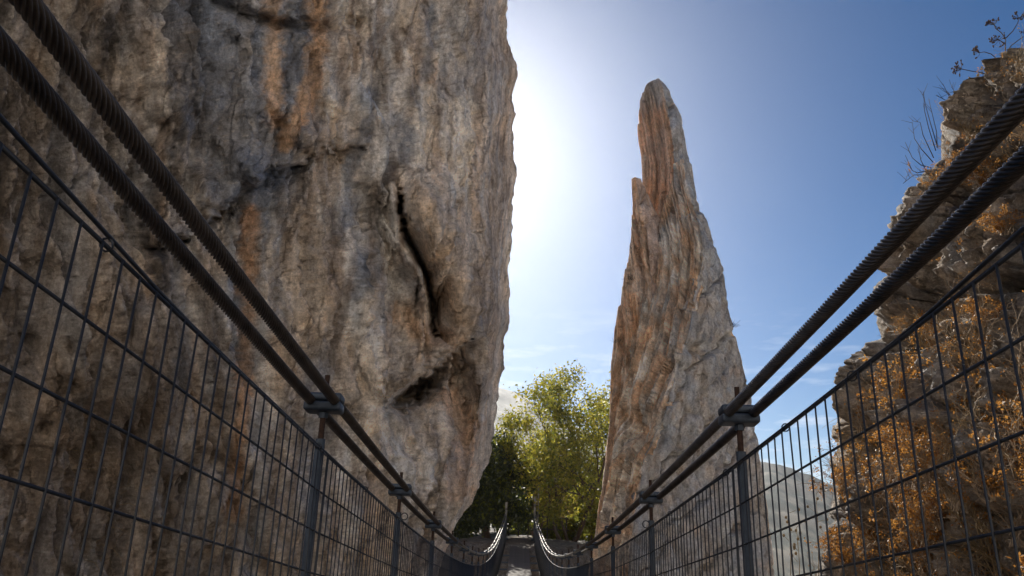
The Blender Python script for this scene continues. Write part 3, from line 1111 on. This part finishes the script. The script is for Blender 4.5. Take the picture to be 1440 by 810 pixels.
me_low = rounded_block((-.103, -.056, -.054), (.103, .056, -.0012), .017)
me_up = rounded_block((-.101, -.054, .0012), (.101, .054, .047), .017)
for m_ in (me_low, me_up):
    m_.materials.append(M_GALV)
me_nut = disc(.026, .030, 6, M_GALV, "nut")
me_rodtop = MB().tube([(0, 0, .03), (0, 0, .155)], .0145, 10).mesh("threaded_rod", M_RUST)
me_rodlow = MB().tube([(0, 0, -.055), (0, 0, -.21)], .0165, 10).mesh("threaded_rod", M_RUST)
me_pipe = MB().tube([(0, 0, -.20), (0, 0, -DECK_DROP - .06)], .027, 12).mesh("pipe", M_GALV)
me_ring = MB().torus((0, 0, 0), .030, .005, (0, 1, 0)).mesh("ring", M_WIRE)
me_tie = MB().torus((0, 0, 0), .017, .003, (0, 1, .3), 10, 4).mesh("wire_tie", M_WIRE)
me_edge = MB().box((-.04, -.05, -.02), (.04, .05, .02)).mesh("foot_bracket", M_GALV)
slope = lambda y: math.atan(CB + 2 * CC * y)
for i, y in enumerate(POST_Y):
    for s_ in (-1, 1):
        c = link("cable_clamp", None, bridge, bp(s_, y))
        c.rotation_euler = (slope(y), 0, 0)
        link("clamp_half", me_low, c)
        link("clamp_half", me_up, c)
        h = link("hanger", me_pipe, bridge, bp(s_, y))
        link("threaded_rod", me_rodtop, h)
        link("threaded_rod", me_rodlow, h)
        link("nut", me_nut, h, (0, 0, -.085))
        if i in (3, 6):
            link("ring", me_ring, h, (-.05 if s_ > 0 else .055, 0, -.235))
# rope clips where the mesh is tied
for s_, y in ((1, 2.55), (1, 3.25), (-1, 1.72), (-1, 3.9), (1, 4.25), (-1, 5.2), (-1, 6.6), (1, 5.9)):
    t_ = link("wire_tie", me_tie, bridge, bp(s_, y, -MESH_DROP + .012, -.04 * s_))
    t_["label"] = "small loop of twisted tie wire"
# mesh panels: vertical wires every 5 cm, horizontal wires every 20 cm
XM = -.045
for s_ in (-1, 1):
    ends = [POST_Y[0] - .3] + POST_Y[1:] + [Y_END - .1]
    for i in range(len(ends) - 1):
        y0, y1 = ends[i] + .012, ends[i + 1] - .012
        a, b = bp(s_, y0, -MESH_DROP, XM * s_), bp(s_, y1, -MESH_DROP, XM * s_)
        org = a
        nv = max(2, int(round((y1 - y0) / .098)))
        zs = [0, -.2, -.4, -.6, -.8, -1.0, -1.2, -1.4, -1.6]
        near = i < 4
        fine = i < 7
        wr = .0037
        if near:
            pan = link("mesh_panel", None, bridge, org)
            for j, zz in enumerate(zs):
                rr = .0062 if j == 0 else .0046
                MB().tube([Vector((0, 0, zz)), (b - a) + Vector((0, 0, zz))], rr, 6).build("horizontal_wire", M_WIRE, pan, True)
            vm = None
            for k in range(nv + 1):
                p = (b - a) * (k / nv)
                if vm is None:
                    vm = MB().tube([(-.006 * s_, 0, .0), (-.006 * s_, 0, -1.6)], wr, 6).mesh("vertical_wire", M_WIRE, True)
                o = link("vertical_wire", vm, pan, p)
                o.rotation_euler = (rng.normal(0, .004), rng.normal(0, .006), 0)
        else:
            q = MB()
            for j, zz in enumerate(zs):
                rr = (.0062 if j == 0 else .0046) * (1 if fine else .7)
                q.tube([Vector((0, 0, zz)), (b - a) + Vector((0, 0, zz))], rr, 5)
            for k in range(nv + 1):
                p = (b - a) * (k / nv)
                q.tube([p + Vector((-.006 * s_, 0, 0)), p + Vector((-.006 * s_, 0, -1.6))], wr if fine else .0021, 4 if fine else 3)
            q.build("mesh_panel", M_WIRE, bridge, True, org)
    # steel edge rope above the mesh, and the foot rope along the deck
    q = MB()
    pts = [bp(s_, -2.2, -MESH_DROP + .21, XM * s_), bp(s_, 1.2, -MESH_DROP + .055, XM * s_), bp(s_, 2.0, -MESH_DROP + .018, XM * s_), bp(s_, 2.25, -MESH_DROP + .012, XM * s_)]
    pts += [bp(s_, y, -MESH_DROP + .0125, XM * s_) for y in np.arange(3, Y_END, 1.5)]
    q.tube(pts, .006, 6).build("edge_rope", M_WIRE, bridge, True)
    pts = [bp(s_, y, -DECK_DROP + .02, XM * s_) for y in np.arange(-2.4, Y_END, 1.5)]
    MB().tube(pts, .008, 6).build("foot_rope", M_CABLE, bridge, True)
    # side stringer below the deck
    pts = [bp(s_, y, -DECK_DROP - .09, -.55 * s_) for y in np.arange(-2.4, Y_END + .5, 1.5)]
    MB().tube(pts, .03, 6).build("stringer", M_GALV, bridge, True)
# crossbeams under the hangers and planks
for y in POST_Y:
    MB().box((-1.2, -.04, -.05), (1.2, .04, .05)).build("crossbeam", M_GALV, bridge, False, (0, y, zc(y) - DECK_DROP - .16))
pl = [MB().box((-.66 + .01 * k, -.1 + .004, -.02), (.66 - .012 * k, .1 - .004, .02)).mesh("deck_plank", M_PLANK) for k in range(3)]
y = -2.3
k = 0
while y < Y_END + .2:
    o = link("deck_plank", pl[k % 3], bridge, (rng.normal(0, .012), y, zc(y) - DECK_DROP + rng.normal(0, .003)))
    o.rotation_euler = (slope(y), 0, rng.normal(0, .006))
    y += .206
    k += 1
# far towers
ZD = zc(Y_END) - DECK_DROP
for s_, top in ((-1, 2.45), (1, 2.75)):
    x = s_ * half(Y_END)
    t_ = MB().box((-.075, -.075, -.8), (.075, .075, top)).build("tower_post", M_TOWER, bridge, False, (x + .03 * s_, Y_END + .05, ZD))
    MB().box((-.10, -.10, top), (.10, .10, top + .1 if s_ < 0 else top + .28)).build("post_cap", M_TOWER, t_)
    MB().tube([(0, -.07, top - .35), (0, -.22, top - .42)], .05, 8).build("cable_socket", M_CABLE, t_)
    MB().box((-.22, -.2, -.1), (.22, .2, .06)).build("base_plate", M_GALV, t_)

# ------------------------------------------------------------------ far end: path, railing, pole
def gz(x, y):
    return float(terrain_h(np.array([float(x)]), np.array([float(y)]))[0])


xs = np.linspace(-.95, 1.0, 14)
ys = np.linspace(Y_END - .4, Y_END + 7, 40)
X, Y = np.meshgrid(xs, ys)
Z = ZD - .03 + .05 * fbm(X * 1.2, Y * 1.2, 0, 3, 400) + .035 * np.maximum(0, Y - Y_END)
c = np.zeros(X.shape + (3,)) + np.array([.27, .235, .20])
me = mesh_np("path", np.stack([X + BX, Y, Z], -1), grid_faces(len(ys), len(xs)), True, c)
me.materials.append(M_GROUND)
tag(link("path", me), kind="structure")

rail = empty("wooden_railing", (0, Y_END + 4.2, ZD + .2), "dark wooden railing with slanted brace across the end of the bridge path", "railing")
pp = [at_y(717 + 13.3 * i, 700, Y_END + 4.2)[0] for i in range(7)]
for i, x in enumerate(pp):
    MB().box((x - .05, -.05, -.6), (x + .05, .05, 1.5)).build("railing_post", M_DARKWOOD, rail)
MB().tube([(pp[0] - .1, .1, 1.62), (pp[3], .1, 1.52), (pp[6] + .2, .1, 1.36)], .075, 6).build("top_rail", M_DARKWOOD, rail)
MB().tube([(pp[0] - .35, -.1, -.05), (pp[0] + .55, -.1, 1.5)], .06, 6).build("brace", M_DARKWOOD, rail)
MB().tube([(pp[3], .1, .55), (pp[6] + .2, .1, .5)], .045, 6).build("lower_rail", M_DARKWOOD, rail)

pole = empty("lamp_pole", tuple(at_y(756, 757, Y_END + .8)), "thin grey pole with a short slanted arm beside the far right bridge post", "pole")
ph = at_y(756, 671, Y_END + .8)[2] - pole.location.z
MB().tube([(0, 0, -.5), (0, 0, ph)], .035, 8).build("pole_shaft", M_TOWER, pole)
MB().tube([(0, 0, ph), (.22, 0, ph + .22), (.48, 0, ph + .42)], .03, 8).build("pole_arm", M_TOWER, pole)


# ------------------------------------------------------------------ trees
def grow(base, height, spread, rg, levels=3, trunk_r=.18, lean=(0, 0), fork=.3, nmain=6, up=.5, wig=.16):
    """returns branch tubes [(pts, radii)] and twig tips [(pos, dir)]"""
    tubes, tips = [], []

    def branch(p, d, L, r, lev):
        n = 6
        pts, rad = [p.copy()], [r]
        q = p.copy()
        dd = d.normalized()
        for i in range(n):
            dd = (dd + Vector(rg.normal(0, wig, 3)) + Vector((0, 0, .05 * up))).normalized()
            q = q + dd * (L / n)
            pts.append(q.copy())
            rad.append(max(.006, r * (1 - .75 * (i + 1) / n)))
            if lev >= levels - 1 and i >= 1:
                tips.append((q.copy(), dd.copy()))
        tubes.append((pts, rad))
        if lev < levels:
            kids = nmain if lev == 0 else 5
            for k in range(kids):
                f = fork + (1 - fork) * (k + rg.random()) / kids
                i = min(n - 1, int(f * n))
                fr = f * n - i
                pos = pts[i].lerp(pts[i + 1], fr)
                ax = (pts[i + 1] - pts[i]).normalized()
                an = rg.random() * 6.283
                sidev = ax.orthogonal().normalized()
                sidev = Matrix.Rotation(an, 3, ax) @ sidev
                ang = rg.uniform(.5, 1.05)
                nd = ax * math.cos(ang) + sidev * math.sin(ang) * spread + Vector((0, 0, .12 * up))
                branch(pos, nd, L * rg.uniform(.42, .66) * (1.1 - .35 * f), rad[i] * rg.uniform(.5, .68), lev + 1)
    branch(Vector(base), Vector((lean[0], lean[1], 1)), height * .72, trunk_r, 0)
    return tubes, tips


def leaf_cloud(tips, per, size, sig, rg, squash=1.0, droop=0.0):
    T = np.array([t[0] for t in tips])
    idx = rg.integers(0, len(T), int(len(T) * per))
    c = T[idx] + rg.normal(0, sig, (len(idx), 3)) * np.array([1, 1, squash]) - np.array([0, 0, droop])
    n = len(c)
    a = rg.normal(0, 1, (n, 3))
    a /= np.linalg.norm(a, axis=1, keepdims=True)
    b = np.cross(a, rg.normal(0, 1, (n, 3)))
    b /= np.linalg.norm(b, axis=1, keepdims=True)
    s = size * rg.uniform(.6, 1.35, (n, 1))
    V = np.stack([c - a * s, c + b * s * .5, c + a * s, c - b * s * .5], 1).reshape(-1, 3)
    return V, np.arange(4 * n).reshape(-1, 4)


def tree(name, label, loc, height, seed, leafmat, barkmat, per=9, size=.13, sig=.28, spread=1.0, trunk_r=.2, levels=3, nmain=8, fork=.25, lean=(0, 0), group=None, cat="tree", droop=0.0, split=None, up=.5, stems=1, gap=-.16):
    rg = np.random.default_rng(seed)
    e = empty(name, loc, label, cat, group)
    tubes, tips = [], []
    for s in range(stems):
        ln = (lean[0] + (rg.normal(0, .25) if stems > 1 else 0), lean[1] + (rg.normal(0, .25) if stems > 1 else 0))
        a, b = grow((rg.normal(0, .12) * (stems > 1), rg.normal(0, .12) * (stems > 1), -.6), height * (1 if s == 0 else rg.uniform(.7, 1)), spread, rg, levels, trunk_r * (1 if s == 0 else .7), ln, fork, nmain, up)
        tubes += a
        tips += b
    tr = MB()
    tr.tube(tubes[0][0], tubes[0][1], 9)
    tr.build("trunk", barkmat, e, True)
    lb = MB()
    for p_, r_ in tubes[1:]:
        lb.tube(p_, r_, 5 if r_[0] > .03 else 3, caps=False)
    o = lb.build("branches", barkmat, e, True)
    o["kind"] = "stuff"
    T_ = np.array([t_[0] for t_ in tips])
    gate = fbm(T_[:, 0] * .75, T_[:, 1] * .75, T_[:, 2] * .75, 2, seed) > gap
    V, Fq = leaf_cloud([t_ for t_, g_ in zip(tips, gate) if g_] or tips, per, size, sig * .8, rg, droop=droop)
    if split:
        kk = rg.random(len(Fq)) < split[0]
        for mk, mt, nm in ((~kk, leafmat, "crown"), (kk, split[1], "crown")):
            f = Fq[mk]
            me = mesh_np(nm, V[f.ravel()], np.arange(f.size).reshape(-1, 4), False)
            me.materials.append(mt)
            o = link(nm, me, e)
            o["kind"] = "stuff"
    else:
        me = mesh_np("crown", V, Fq, False)
        me.materials.append(leafmat)
        o = link("crown", me, e)
        o["kind"] = "stuff"
    return e


def tree_at(px, toppy, y, zb, **kw):
    top = at_y(px, toppy, y)
    return dict(loc=(float(top[0]), y, zb), height=(float(top[2]) - zb), **kw)


GRND = ZD - .1
tree("yellow_tree", "yellow green autumn tree with many bare brown twigs, directly right of the bridge end", **tree_at(800, 522, 61, GRND, seed=3), leafmat=M_LEAF_Y, barkmat=M_BARK, per=5, size=.14, sig=.45, spread=1.4, trunk_r=.22, lean=(0, 0), gap=-.08, split=(.35, M_LEAF_G), fork=.42, nmain=8, stems=3)
tree("slender_tree", "tall slender yellow green tree close against the foot of the rock spire", **tree_at(846, 505, 64, GRND, seed=9), leafmat=M_LEAF_Y, barkmat=M_BARK, per=8, size=.15, sig=.5, spread=1.15, gap=-.3, trunk_r=.2, split=(.35, M_LEAF_G), fork=.2, nmain=11)
tree("bare_tree", "half bare brown twigged tree leaning over the bridge end", **tree_at(752, 612, 66, GRND, seed=5), leafmat=M_LEAF_B, barkmat=M_BARK2, per=3.5, size=.13, sig=.5, spread=1.7, trunk_r=.18, split=(.6, M_LEAF_Y), fork=.4, nmain=8, stems=2)
tree("evergreen_tree", "dark evergreen tree shading the ground at the foot of the great cliff", **tree_at(693, 600, 62, GRND, seed=14), leafmat=M_LEAF_D, barkmat=M_BARK2, per=18, size=.17, sig=.55, spread=1.9, trunk_r=.4, split=(.25, M_LEAF_G), fork=.3, droop=.2, nmain=11)
tree("cliff_foot_tree", "low dark evergreen crown half hidden behind the base of the great cliff", **tree_at(655, 668, 58, GRND, seed=52), leafmat=M_LEAF_D, barkmat=M_BARK2, per=16, size=.16, sig=.5, spread=1.7, trunk_r=.2, split=(.2, M_LEAF_G), fork=.25, nmain=9)
tree("green_tree", "bright green leafy tree rising just behind the edge of the great cliff", **tree_at(692, 618, 72, GRND, seed=21), leafmat=M_LEAF_G, barkmat=M_BARK, per=16, size=.18, sig=.55, spread=1.3, trunk_r=.25, split=(.45, M_LEAF_Y), fork=.25, nmain=10)
tree("backdrop_tree", "dense dark green tree behind the bare twigged tree at the path end", **tree_at(775, 650, 80, GRND, seed=31), leafmat=M_LEAF_D, barkmat=M_BARK, per=22, size=.22, sig=.7, spread=1.6, trunk_r=.3, split=(.35, M_LEAF_G), fork=.12, nmain=12)
tree("shady_tree", "dark green bushy tree low behind the railing left of the path", **tree_at(712, 640, 78, GRND, seed=33), leafmat=M_LEAF_D, barkmat=M_BARK, per=22, size=.22, sig=.7, spread=1.6, trunk_r=.3, split=(.2, M_LEAF_G), fork=.12, nmain=12)
tree("spire_side_tree", "broad green tree in the gap between the yellow tree and the spire's foot", **tree_at(835, 640, 74, GRND, seed=35), leafmat=M_LEAF_G, barkmat=M_BARK, per=18, size=.2, sig=.6, spread=1.4, trunk_r=.28, split=(.5, M_LEAF_Y), fork=.15, nmain=11)
for i, (px, tp, y, sd_, lab) in enumerate(((832, 690, 63, 41, "yellow lit bush under the slender tree by the spire"), (772, 712, 70, 42, "low yellow green bush right behind the wooden railing"),
                                         (806, 720, 68, 43, "small yellow green bush below the yellow tree's trunk"), (735, 715, 74, 44, "low leafy bush seen beyond the path between the bridge posts"))):
    tree("bush", lab, **tree_at(px, tp, y, GRND - .4, seed=sd_), leafmat=M_LEAF_Y, barkmat=M_BARK, per=9, size=.13, sig=.35, spread=1.4, trunk_r=.07, fork=.08, cat="bush", split=(.4, M_LEAF_G), group="bushes at the far bridge end")


# ------------------------------------------------------------------ dry brush
def shrub_mesh(seed, H, nst, leafiness, twr=.0062, spread=.75, curl=.22):
    rg = np.random.default_rng(seed)
    tw = MB()
    tips = []
    for s in range(nst):
        an = rg.random() * 6.283
        d = Vector((math.cos(an) * rg.uniform(.1, spread), math.sin(an) * rg.uniform(.1, spread), 1)).normalized()
        p = Vector((rg.normal(0, .09 * H), rg.normal(0, .09 * H), -.12 * H))
        L = H * rg.uniform(.6, 1.15)
        pts = [p.copy()]
        for i in range(6):
            d = (d + Vector(rg.normal(0, curl, 3))).normalized()
            p = p + d * L / 6
            pts.append(p.copy())
            if i > 1:
                tips.append((p.copy(), d.copy()))
            if i > 0 and rg.random() < .95:
                for _ in range(2):
                    dd = (d + Vector(rg.normal(0, .6, 3))).normalized()
                    q = p.copy()
                    sub = [q.copy()]
                    for k in range(3):
                        dd = (dd + Vector(rg.normal(0, curl * 1.2, 3))).normalized()
                        q = q + dd * L * .10
                        sub.append(q.copy())
                    tips.append((q.copy(), dd.copy()))
                    tw.tube(sub, [twr * .7, twr * .6, twr * .5, twr * .4], 3, caps=False)
        tw.tube(pts, [twr * (1.3 - .13 * i) for i in range(7)], 3, caps=False)
    keep = [t for i, t in enumerate(tips) if perlin(np.array([t[0].x * 5]), np.array([t[0].y * 5]), np.array([t[0].z * 5]), seed)[0] > .12]
    V, Fq = leaf_cloud(keep or tips[:5], leafiness * 3.2, .020, .032, rg)
    return tw, V, Fq


protos = []
for i, (H, nst, lf, mt, lm) in enumerate(((.85, 18, 5, M_TWIG, M_DRY), (.7, 16, 2, M_TWIG, M_DRY), (1.0, 14, 1.0, M_STRAW, M_DRY), (.6, 20, 7, M_TWIG, M_DRY), (.9, 18, .6, M_TWIG, M_DRY))):
    tw, V, Fq = shrub_mesh(500 + i, H, nst, lf)
    me1 = tw.mesh("twigs", mt)
    me2 = mesh_np("dry_leaves", V, Fq, False)
    me2.materials.append(lm)
    protos.append((me1, me2))


def put_shrub(k, loc, scale, rot, label, group, name="dry_shrub", tilt=0.0):
    e = empty(name, loc, label, "shrub", group)
    e.rotation_euler = (tilt * rng.normal(0, 1), tilt * rng.normal(0, 1) - .25 * (tilt > 0), rot)
    e.scale = (scale,) * 3
    a = link("twigs", protos[k][0], e)
    a["kind"] = "stuff"
    b = link("dry_leaves", protos[k][1], e)
    b["kind"] = "stuff"
    return e


SHR_GROUP = "dry shrubs tangled over the right bank"
# thick brush on the bank below the rock, thinning upwards
ospts = OUTP[:, 4:].reshape(-1, 3)
opx, opy = proj(ospts)
vis = (opx > 1100) & (opx < 1520) & (opy > 60) & (opy < 880)
ospts, opx, opy = ospts[vis], opx[vis], opy[vis]
osil = np.interp(opy, [p[0] for p in OUT_SIL], [p[1] for p in OUT_SIL])
dens = sstep(10, 45, opx - osil) * np.clip(sstep(575, 740, opy) * .9 + .45 * np.exp(-((opx - 1395) / 60) ** 2 - ((opy - 440) / 120) ** 2) + .4 * np.exp(-((opx - 1360) / 40) ** 2 - ((opy - 190) / 70) ** 2) + .05, 0, 1)
sel = rng.permutation(len(ospts))
placed = []
for i in sel:
    if rng.random() > dens[i]:
        continue
    p = ospts[i]
    mind = .30 if opy[i] > 520 else .42
    if any((p[0] - q[0]) ** 2 + (p[1] - q[1]) ** 2 + (p[2] - q[2]) ** 2 < mind * mind for q in placed):
        continue
    placed.append(p)
    if len(placed) >= 120:
        break
for j, p in enumerate(placed):
    k = int(rng.integers(0, 5))
    px_, py_ = proj(p[None])
    sc_ = rng.uniform(.55, .95) * (1.0 if py_[0] > 480 else .55)
    leafy = k in (0, 3)
    put_shrub(k, (p[0] - .1, p[1], p[2] - .1), sc_, rng.random() * 6.28, "dry shrub thick with golden leaves clinging to the right rock" if leafy else "nearly bare twiggy dry shrub clinging to the right rock",
              "golden shrubs on the right rock" if leafy else "bare shrubs on the right rock", tilt=.3)
# brush standing on the bank in front of the rock
for j in range(150):
    y = rng.uniform(4.0, 13.5)
    x = 2.6 + rng.random() ** .8 * 2.2
    if y > 10:
        x += .6
    z = gz(x, y)
    tx_, ty_ = proj(np.array([[x - .3, y, z + .75]]))
    if tx_[0] < 1135 or ty_[0] < 790 - (tx_[0] - 1135) * .60:
        continue
    k = int(rng.integers(0, 5))
    leafy = k in (0, 3)
    put_shrub(k, (x, y, z - .05), rng.uniform(.6, 1.05), rng.random() * 6.28, "dry shrub thick with golden leaves standing on the bank behind the right mesh" if leafy else "nearly bare twiggy shrub standing on the bank behind the right mesh",
              "golden shrubs on the right bank" if leafy else "bare shrubs on the right bank", tilt=.12)

# dry stems at the foot of the cliff, behind the left mesh
mt_ = MB()
rg = np.random.default_rng(77)
for s in range(46):
    an = rg.random() * 6.283
    d = Vector((math.cos(an) * .6, math.sin(an) * .6, 1)).normalized()
    p = Vector((rg.normal(0, .15), rg.normal(0, .15), 0))
    pts = [p.copy()]
    L = rg.uniform(.5, 1.2)
    for i in range(7):
        d = (d + Vector(rg.normal(0, .22, 3)) - Vector((0, 0, .10 * i))).normalized()
        p = p + d * L / 7
        pts.append(p.copy())
    mt_.tube(pts, [.0045 - .0005 * i for i in range(8)], 3, caps=False)
me_grass = mt_.mesh("stems", M_STRAW)
for (px_, py_) in ((20, 720), (70, 760), (120, 700), (40, 650), (150, 780), (95, 800), (0, 790), (190, 800)):
    d = ray(px_, py_ + 40)
    k = C_X0 / (d[0] - C_M * d[1] - C_T * d[2]) * .97
    e = empty("dry_grass_clump", tuple(d * k), "clump of thin dry grass stems under the great cliff behind the left mesh", "grass clump", "dry grass clumps under the cliff")
    e.scale = (1.5, 1.5, 1.5)
    e.rotation_euler = (0, 0, rng.random() * 6)
    o = link("stems", me_grass, e)
    o["kind"] = "stuff"

# tufts on the spire's edges and foot
me_tuft = {}
for nm, mtx, n_, L_ in (("straw", M_STRAW, 40, .55), ("dark", M_TWIG_DARK, 30, .5)):
    q = MB()
    for s in range(n_):
        d = Vector((rg.normal(0, .6), rg.normal(0, .6), .8)).normalized()
        p = Vector((rg.normal(0, .12), rg.normal(0, .12), -.1))
        pts = [p.copy()]
        for i in range(4):
            d = (d + Vector(rg.normal(0, .2, 3))).normalized()
            p = p + d * L_ / 4 * rg.uniform(.5, 1.2)
            pts.append(p.copy())
        q.tube(pts, [.014, .012, .010, .008, .006], 3, caps=False)
    me_tuft[nm] = q.mesh("stems", mtx)
for (px_, py_, kind, s_, lab) in ((901, 668, "straw", 2.2, "large golden dry tuft on the ridge near the spire's foot"), (893, 700, "straw", 1.3, "smaller golden tuft just below the large tuft at the spire's foot"),
                                  (866, 738, "straw", 1.6, "straw tuft low on the spire beside the right cables"), (934, 590, "straw", 1.0, "orange dry tuft midway down the spire's ridge"),
                                  (948, 530, "straw", .9, "small dry tuft on the upper ridge of the spire"), (974, 448, "straw", .8, "topmost dry tuft along the spire's ridge"),
                                  (886, 392, "dark", .9, "dark twiggy tuft on the spire's left edge"), (892, 350, "dark", .7, "small dark tuft under the left shoulder of the spire"),
                                  (984, 312, "dark", .9, "dark tuft on the spire's right edge near the top"), (993, 342, "dark", 1.0, "dark leafy tuft on the right edge, second from the top"),
                                  (1024, 458, "dark", 1.2, "spiky dark stem clump sticking out of the spire's right edge"), (868, 480, "dark", .7, "little dark tuft low on the spire's left edge"),
                                  (906, 143, "dark", .5, "tiny dark tuft beside the spire's tip")):
    y = 36.0 if kind == "straw" else 38.0
    if kind == "straw":
        y = {901: 34.8, 893: 34.6, 866: 36.5, 934: 35.0, 948: 35.3, 974: 36.2}[px_]
    p = at_y(px_, py_, y)
    e = empty("dry_tuft", tuple(p), lab, "tuft", "dry tufts growing on the spire")
    e.scale = (s_,) * 3
    e.rotation_euler = (0, 0, rng.random() * 6)
    o = link("stems", me_tuft[kind], e)
    o["kind"] = "stuff"


# ------------------------------------------------------------------ dried umbel plant and bare twigs on the outcrop's top
def P_out(px, py, y=7.0):
    return Vector(at_y(px, py, y))


Y_U = 7.4
ub = P_out(1412, 95, Y_U)
umb = empty("umbel_plant", tuple(ub), "tall dried umbel plant with dark seed heads against the blue sky atop the outcrop", "dried plant")


def loc(px, py, dy=0.0):
    return P_out(px, py, Y_U + dy) - ub


def curve(name, pts, r0, r1, parent, mat=M_TWIG_DARK):
    n = len(pts)
    return MB().tube(pts, [r0 + (r1 - r0) * i / (n - 1) for i in range(n)], 6).build(name, mat, parent, True)


stem = curve("stem", [loc(1411, 104), loc(1412, 92), loc(1414, 74), loc(1414, 54)], .008, .005, umb)


def umbel(tip, spread, parent, seed, fan):
    rg = np.random.default_rng(seed)
    q = MB()
    s = MB()
    for i in range(15):
        d = Vector(fan) + Vector(rg.normal(0, .75, 3))
        d.normalize()
        e_ = tip + d * spread * rg.uniform(.6, 1.1)
        q.tube([tip, tip.lerp(e_, .5) + Vector(rg.normal(0, .004, 3)), e_], [.0028, .0024, .002], 3)
        for _ in range(3):
            s.ball(e_ + Vector(rg.normal(0, .007, 3)), rg.uniform(.006, .010), 5, 3, 1.4)
    o = q.build("umbel_rays", M_TWIG_DARK, parent)
    o2 = s.build("seed_head", M_SEED, parent, True)
    return o


for pts, fan, seed in (
        ([loc(1414, 54), loc(1408, 46), loc(1400, 40), loc(1398, 35)], (-.5, 0, .6), 1),
        ([loc(1414, 54), loc(1424, 44), loc(1431, 33), loc(1433, 26)], (.2, 0, .8), 2),
        ([loc(1413, 62), loc(1408, 58), loc(1404, 56)], (-.8, 0, .1), 3),
        ([loc(1413, 78), loc(1422, 64), loc(1434, 55), loc(1446, 48)], (.5, 0, .6), 4),
        ([loc(1410, 94), loc(1403, 84), loc(1394, 76), loc(1384, 73), loc(1378, 74)], (-1, 0, .2), 5),
        ([loc(1393, 106), loc(1380, 102), loc(1366, 100), loc(1352, 97)], (-1, 0, .3), 6)):
    st = curve("branch", pts, .006, .004, umb)
    umbel(pts[-1], .09, st, seed, fan)

rg = np.random.default_rng(90)
bare_sets = (
    ("bare_shrub", 1318, 214, "leafless dark shrub with long curved stems on the left brow of the outcrop",
     [[(1318, 205), (1309, 175), (1302, 150), (1298, 128)], [(1316, 212), (1306, 180), (1300, 155), (1299, 130)], [(1313, 222), (1298, 190), (1294, 172), (1283, 170)], [(1312, 228), (1296, 210), (1286, 195), (1283, 172)],
      [(1310, 236), (1295, 232), (1283, 222), (1273, 200)], [(1306, 240), (1290, 243), (1283, 240), (1273, 218)], [(1304, 244), (1295, 225), (1291, 205)], [(1303, 246), (1285, 246), (1270, 258)], [(1318, 208), (1317, 185), (1311, 160), (1306, 140)]]),
    ("thorny_twig", 1345, 142, "two forked dark twigs sticking left from the rounded top block of the outcrop",
     [[(1345, 142), (1335, 136), (1326, 118)], [(1343, 140), (1330, 141), (1316, 134)], [(1350, 136), (1342, 128), (1338, 122)], [(1340, 139), (1332, 128)]]),
    ("seedy_stem", 1385, 122, "thin dry stalks with small pale seed buds on the outcrop below the umbel plant",
     [[(1378, 126), (1376, 112), (1375, 104)], [(1384, 122), (1383, 108), (1379, 92)], [(1390, 116), (1390, 100), (1391, 86)], [(1397, 112), (1393, 104), (1392, 96)], [(1371, 128), (1367, 118), (1365, 110)], [(1402, 106), (1400, 95), (1402, 88)]]))
for nm, bx, by, lab, sets in bare_sets:
    b0 = P_out(bx, by, Y_U + .6)
    e = empty(nm, tuple(b0), lab, "dried plant")
    for pts in sets:
        w_ = [P_out(p[0], p[1], Y_U + .6 + rg.normal(0, .05)) - b0 for p in pts]
        st = curve("stem", w_, .006, .0025, e)
        if nm == "seedy_stem":
            q = MB()
            for k in range(5):
                q.ball(w_[-1].lerp(w_[-2], k * .17) + Vector(rg.normal(0, .012, 3)), .011, 5, 3, 1.3)
            q.build("seed_bud", M_STRAW, st, True)
        else:
            q = MB()
            for k in range(3):
                a = w_[-2].lerp(w_[-1], rg.random())
                q.tube([a, a + Vector((rg.normal(-.03, .06), rg.normal(0, .03), rg.uniform(.05, .16)))], [.003, .0015], 3)
            q.build("twig", M_TWIG_DARK, st)

# tall dried thistles behind the right mesh, low in front of the valley
for (px_, py_, y_, lab) in ((1108, 722, 10.5, "dried thistle stalk with pale seed heads, nearest the spire, seen through the mesh"), (1120, 742, 9.8, "dried thistle stalk with seed heads, middle of three before the valley"), (1147, 683, 11.0, "tallest dried thistle stalk with seed heads, next to the outcrop's edge")):
    b0 = Vector(at_y(px_ + 4, 840, y_))
    e = empty("dry_thistle", tuple(b0), lab, "dried plant")
    top = Vector(at_y(px_, py_, y_)) - b0
    st = curve("stem", [Vector((0, 0, 0)), top * .5 + Vector((.02, 0, 0)), top], .006, .003, e, M_STRAW)
    q = MB()
    h_ = MB()
    for k in range(7):
        a = top * (.5 + .5 * k / 6)
        b_ = a + Vector((rg.normal(0, .08), rg.normal(0, .05), rg.uniform(.03, .09)))
        q.tube([a, b_], [.0035, .002], 3)
        h_.ball(b_, .019, 6, 4, 1.2)
    q.build("twig", M_STRAW, e)
    h_.build("seed_head", M_STRAW, e, True)

# ------------------------------------------------------------------ haze
hz = MB().box((-3000, -3000, -120), (3000, 3000, 335)).build("haze", new_mat("unused")[0])
hm = bpy.data.materials.new("haze_air")
hm.use_nodes = True
t = hm.node_tree
t.nodes.clear()
pv = t.nodes.new("ShaderNodeVolumePrincipled")
pv.inputs['Color'].default_value = (.88, .93, 1, 1)
pv.inputs['Density'].default_value = .00009
pv.inputs['Anisotropy'].default_value = .78
mo = t.nodes.new("ShaderNodeOutputMaterial")
t.links.new(pv.outputs[0], mo.inputs['Volume'])
hz.data.materials.clear()
hz.data.materials.append(hm)
tag(hz, kind="stuff")
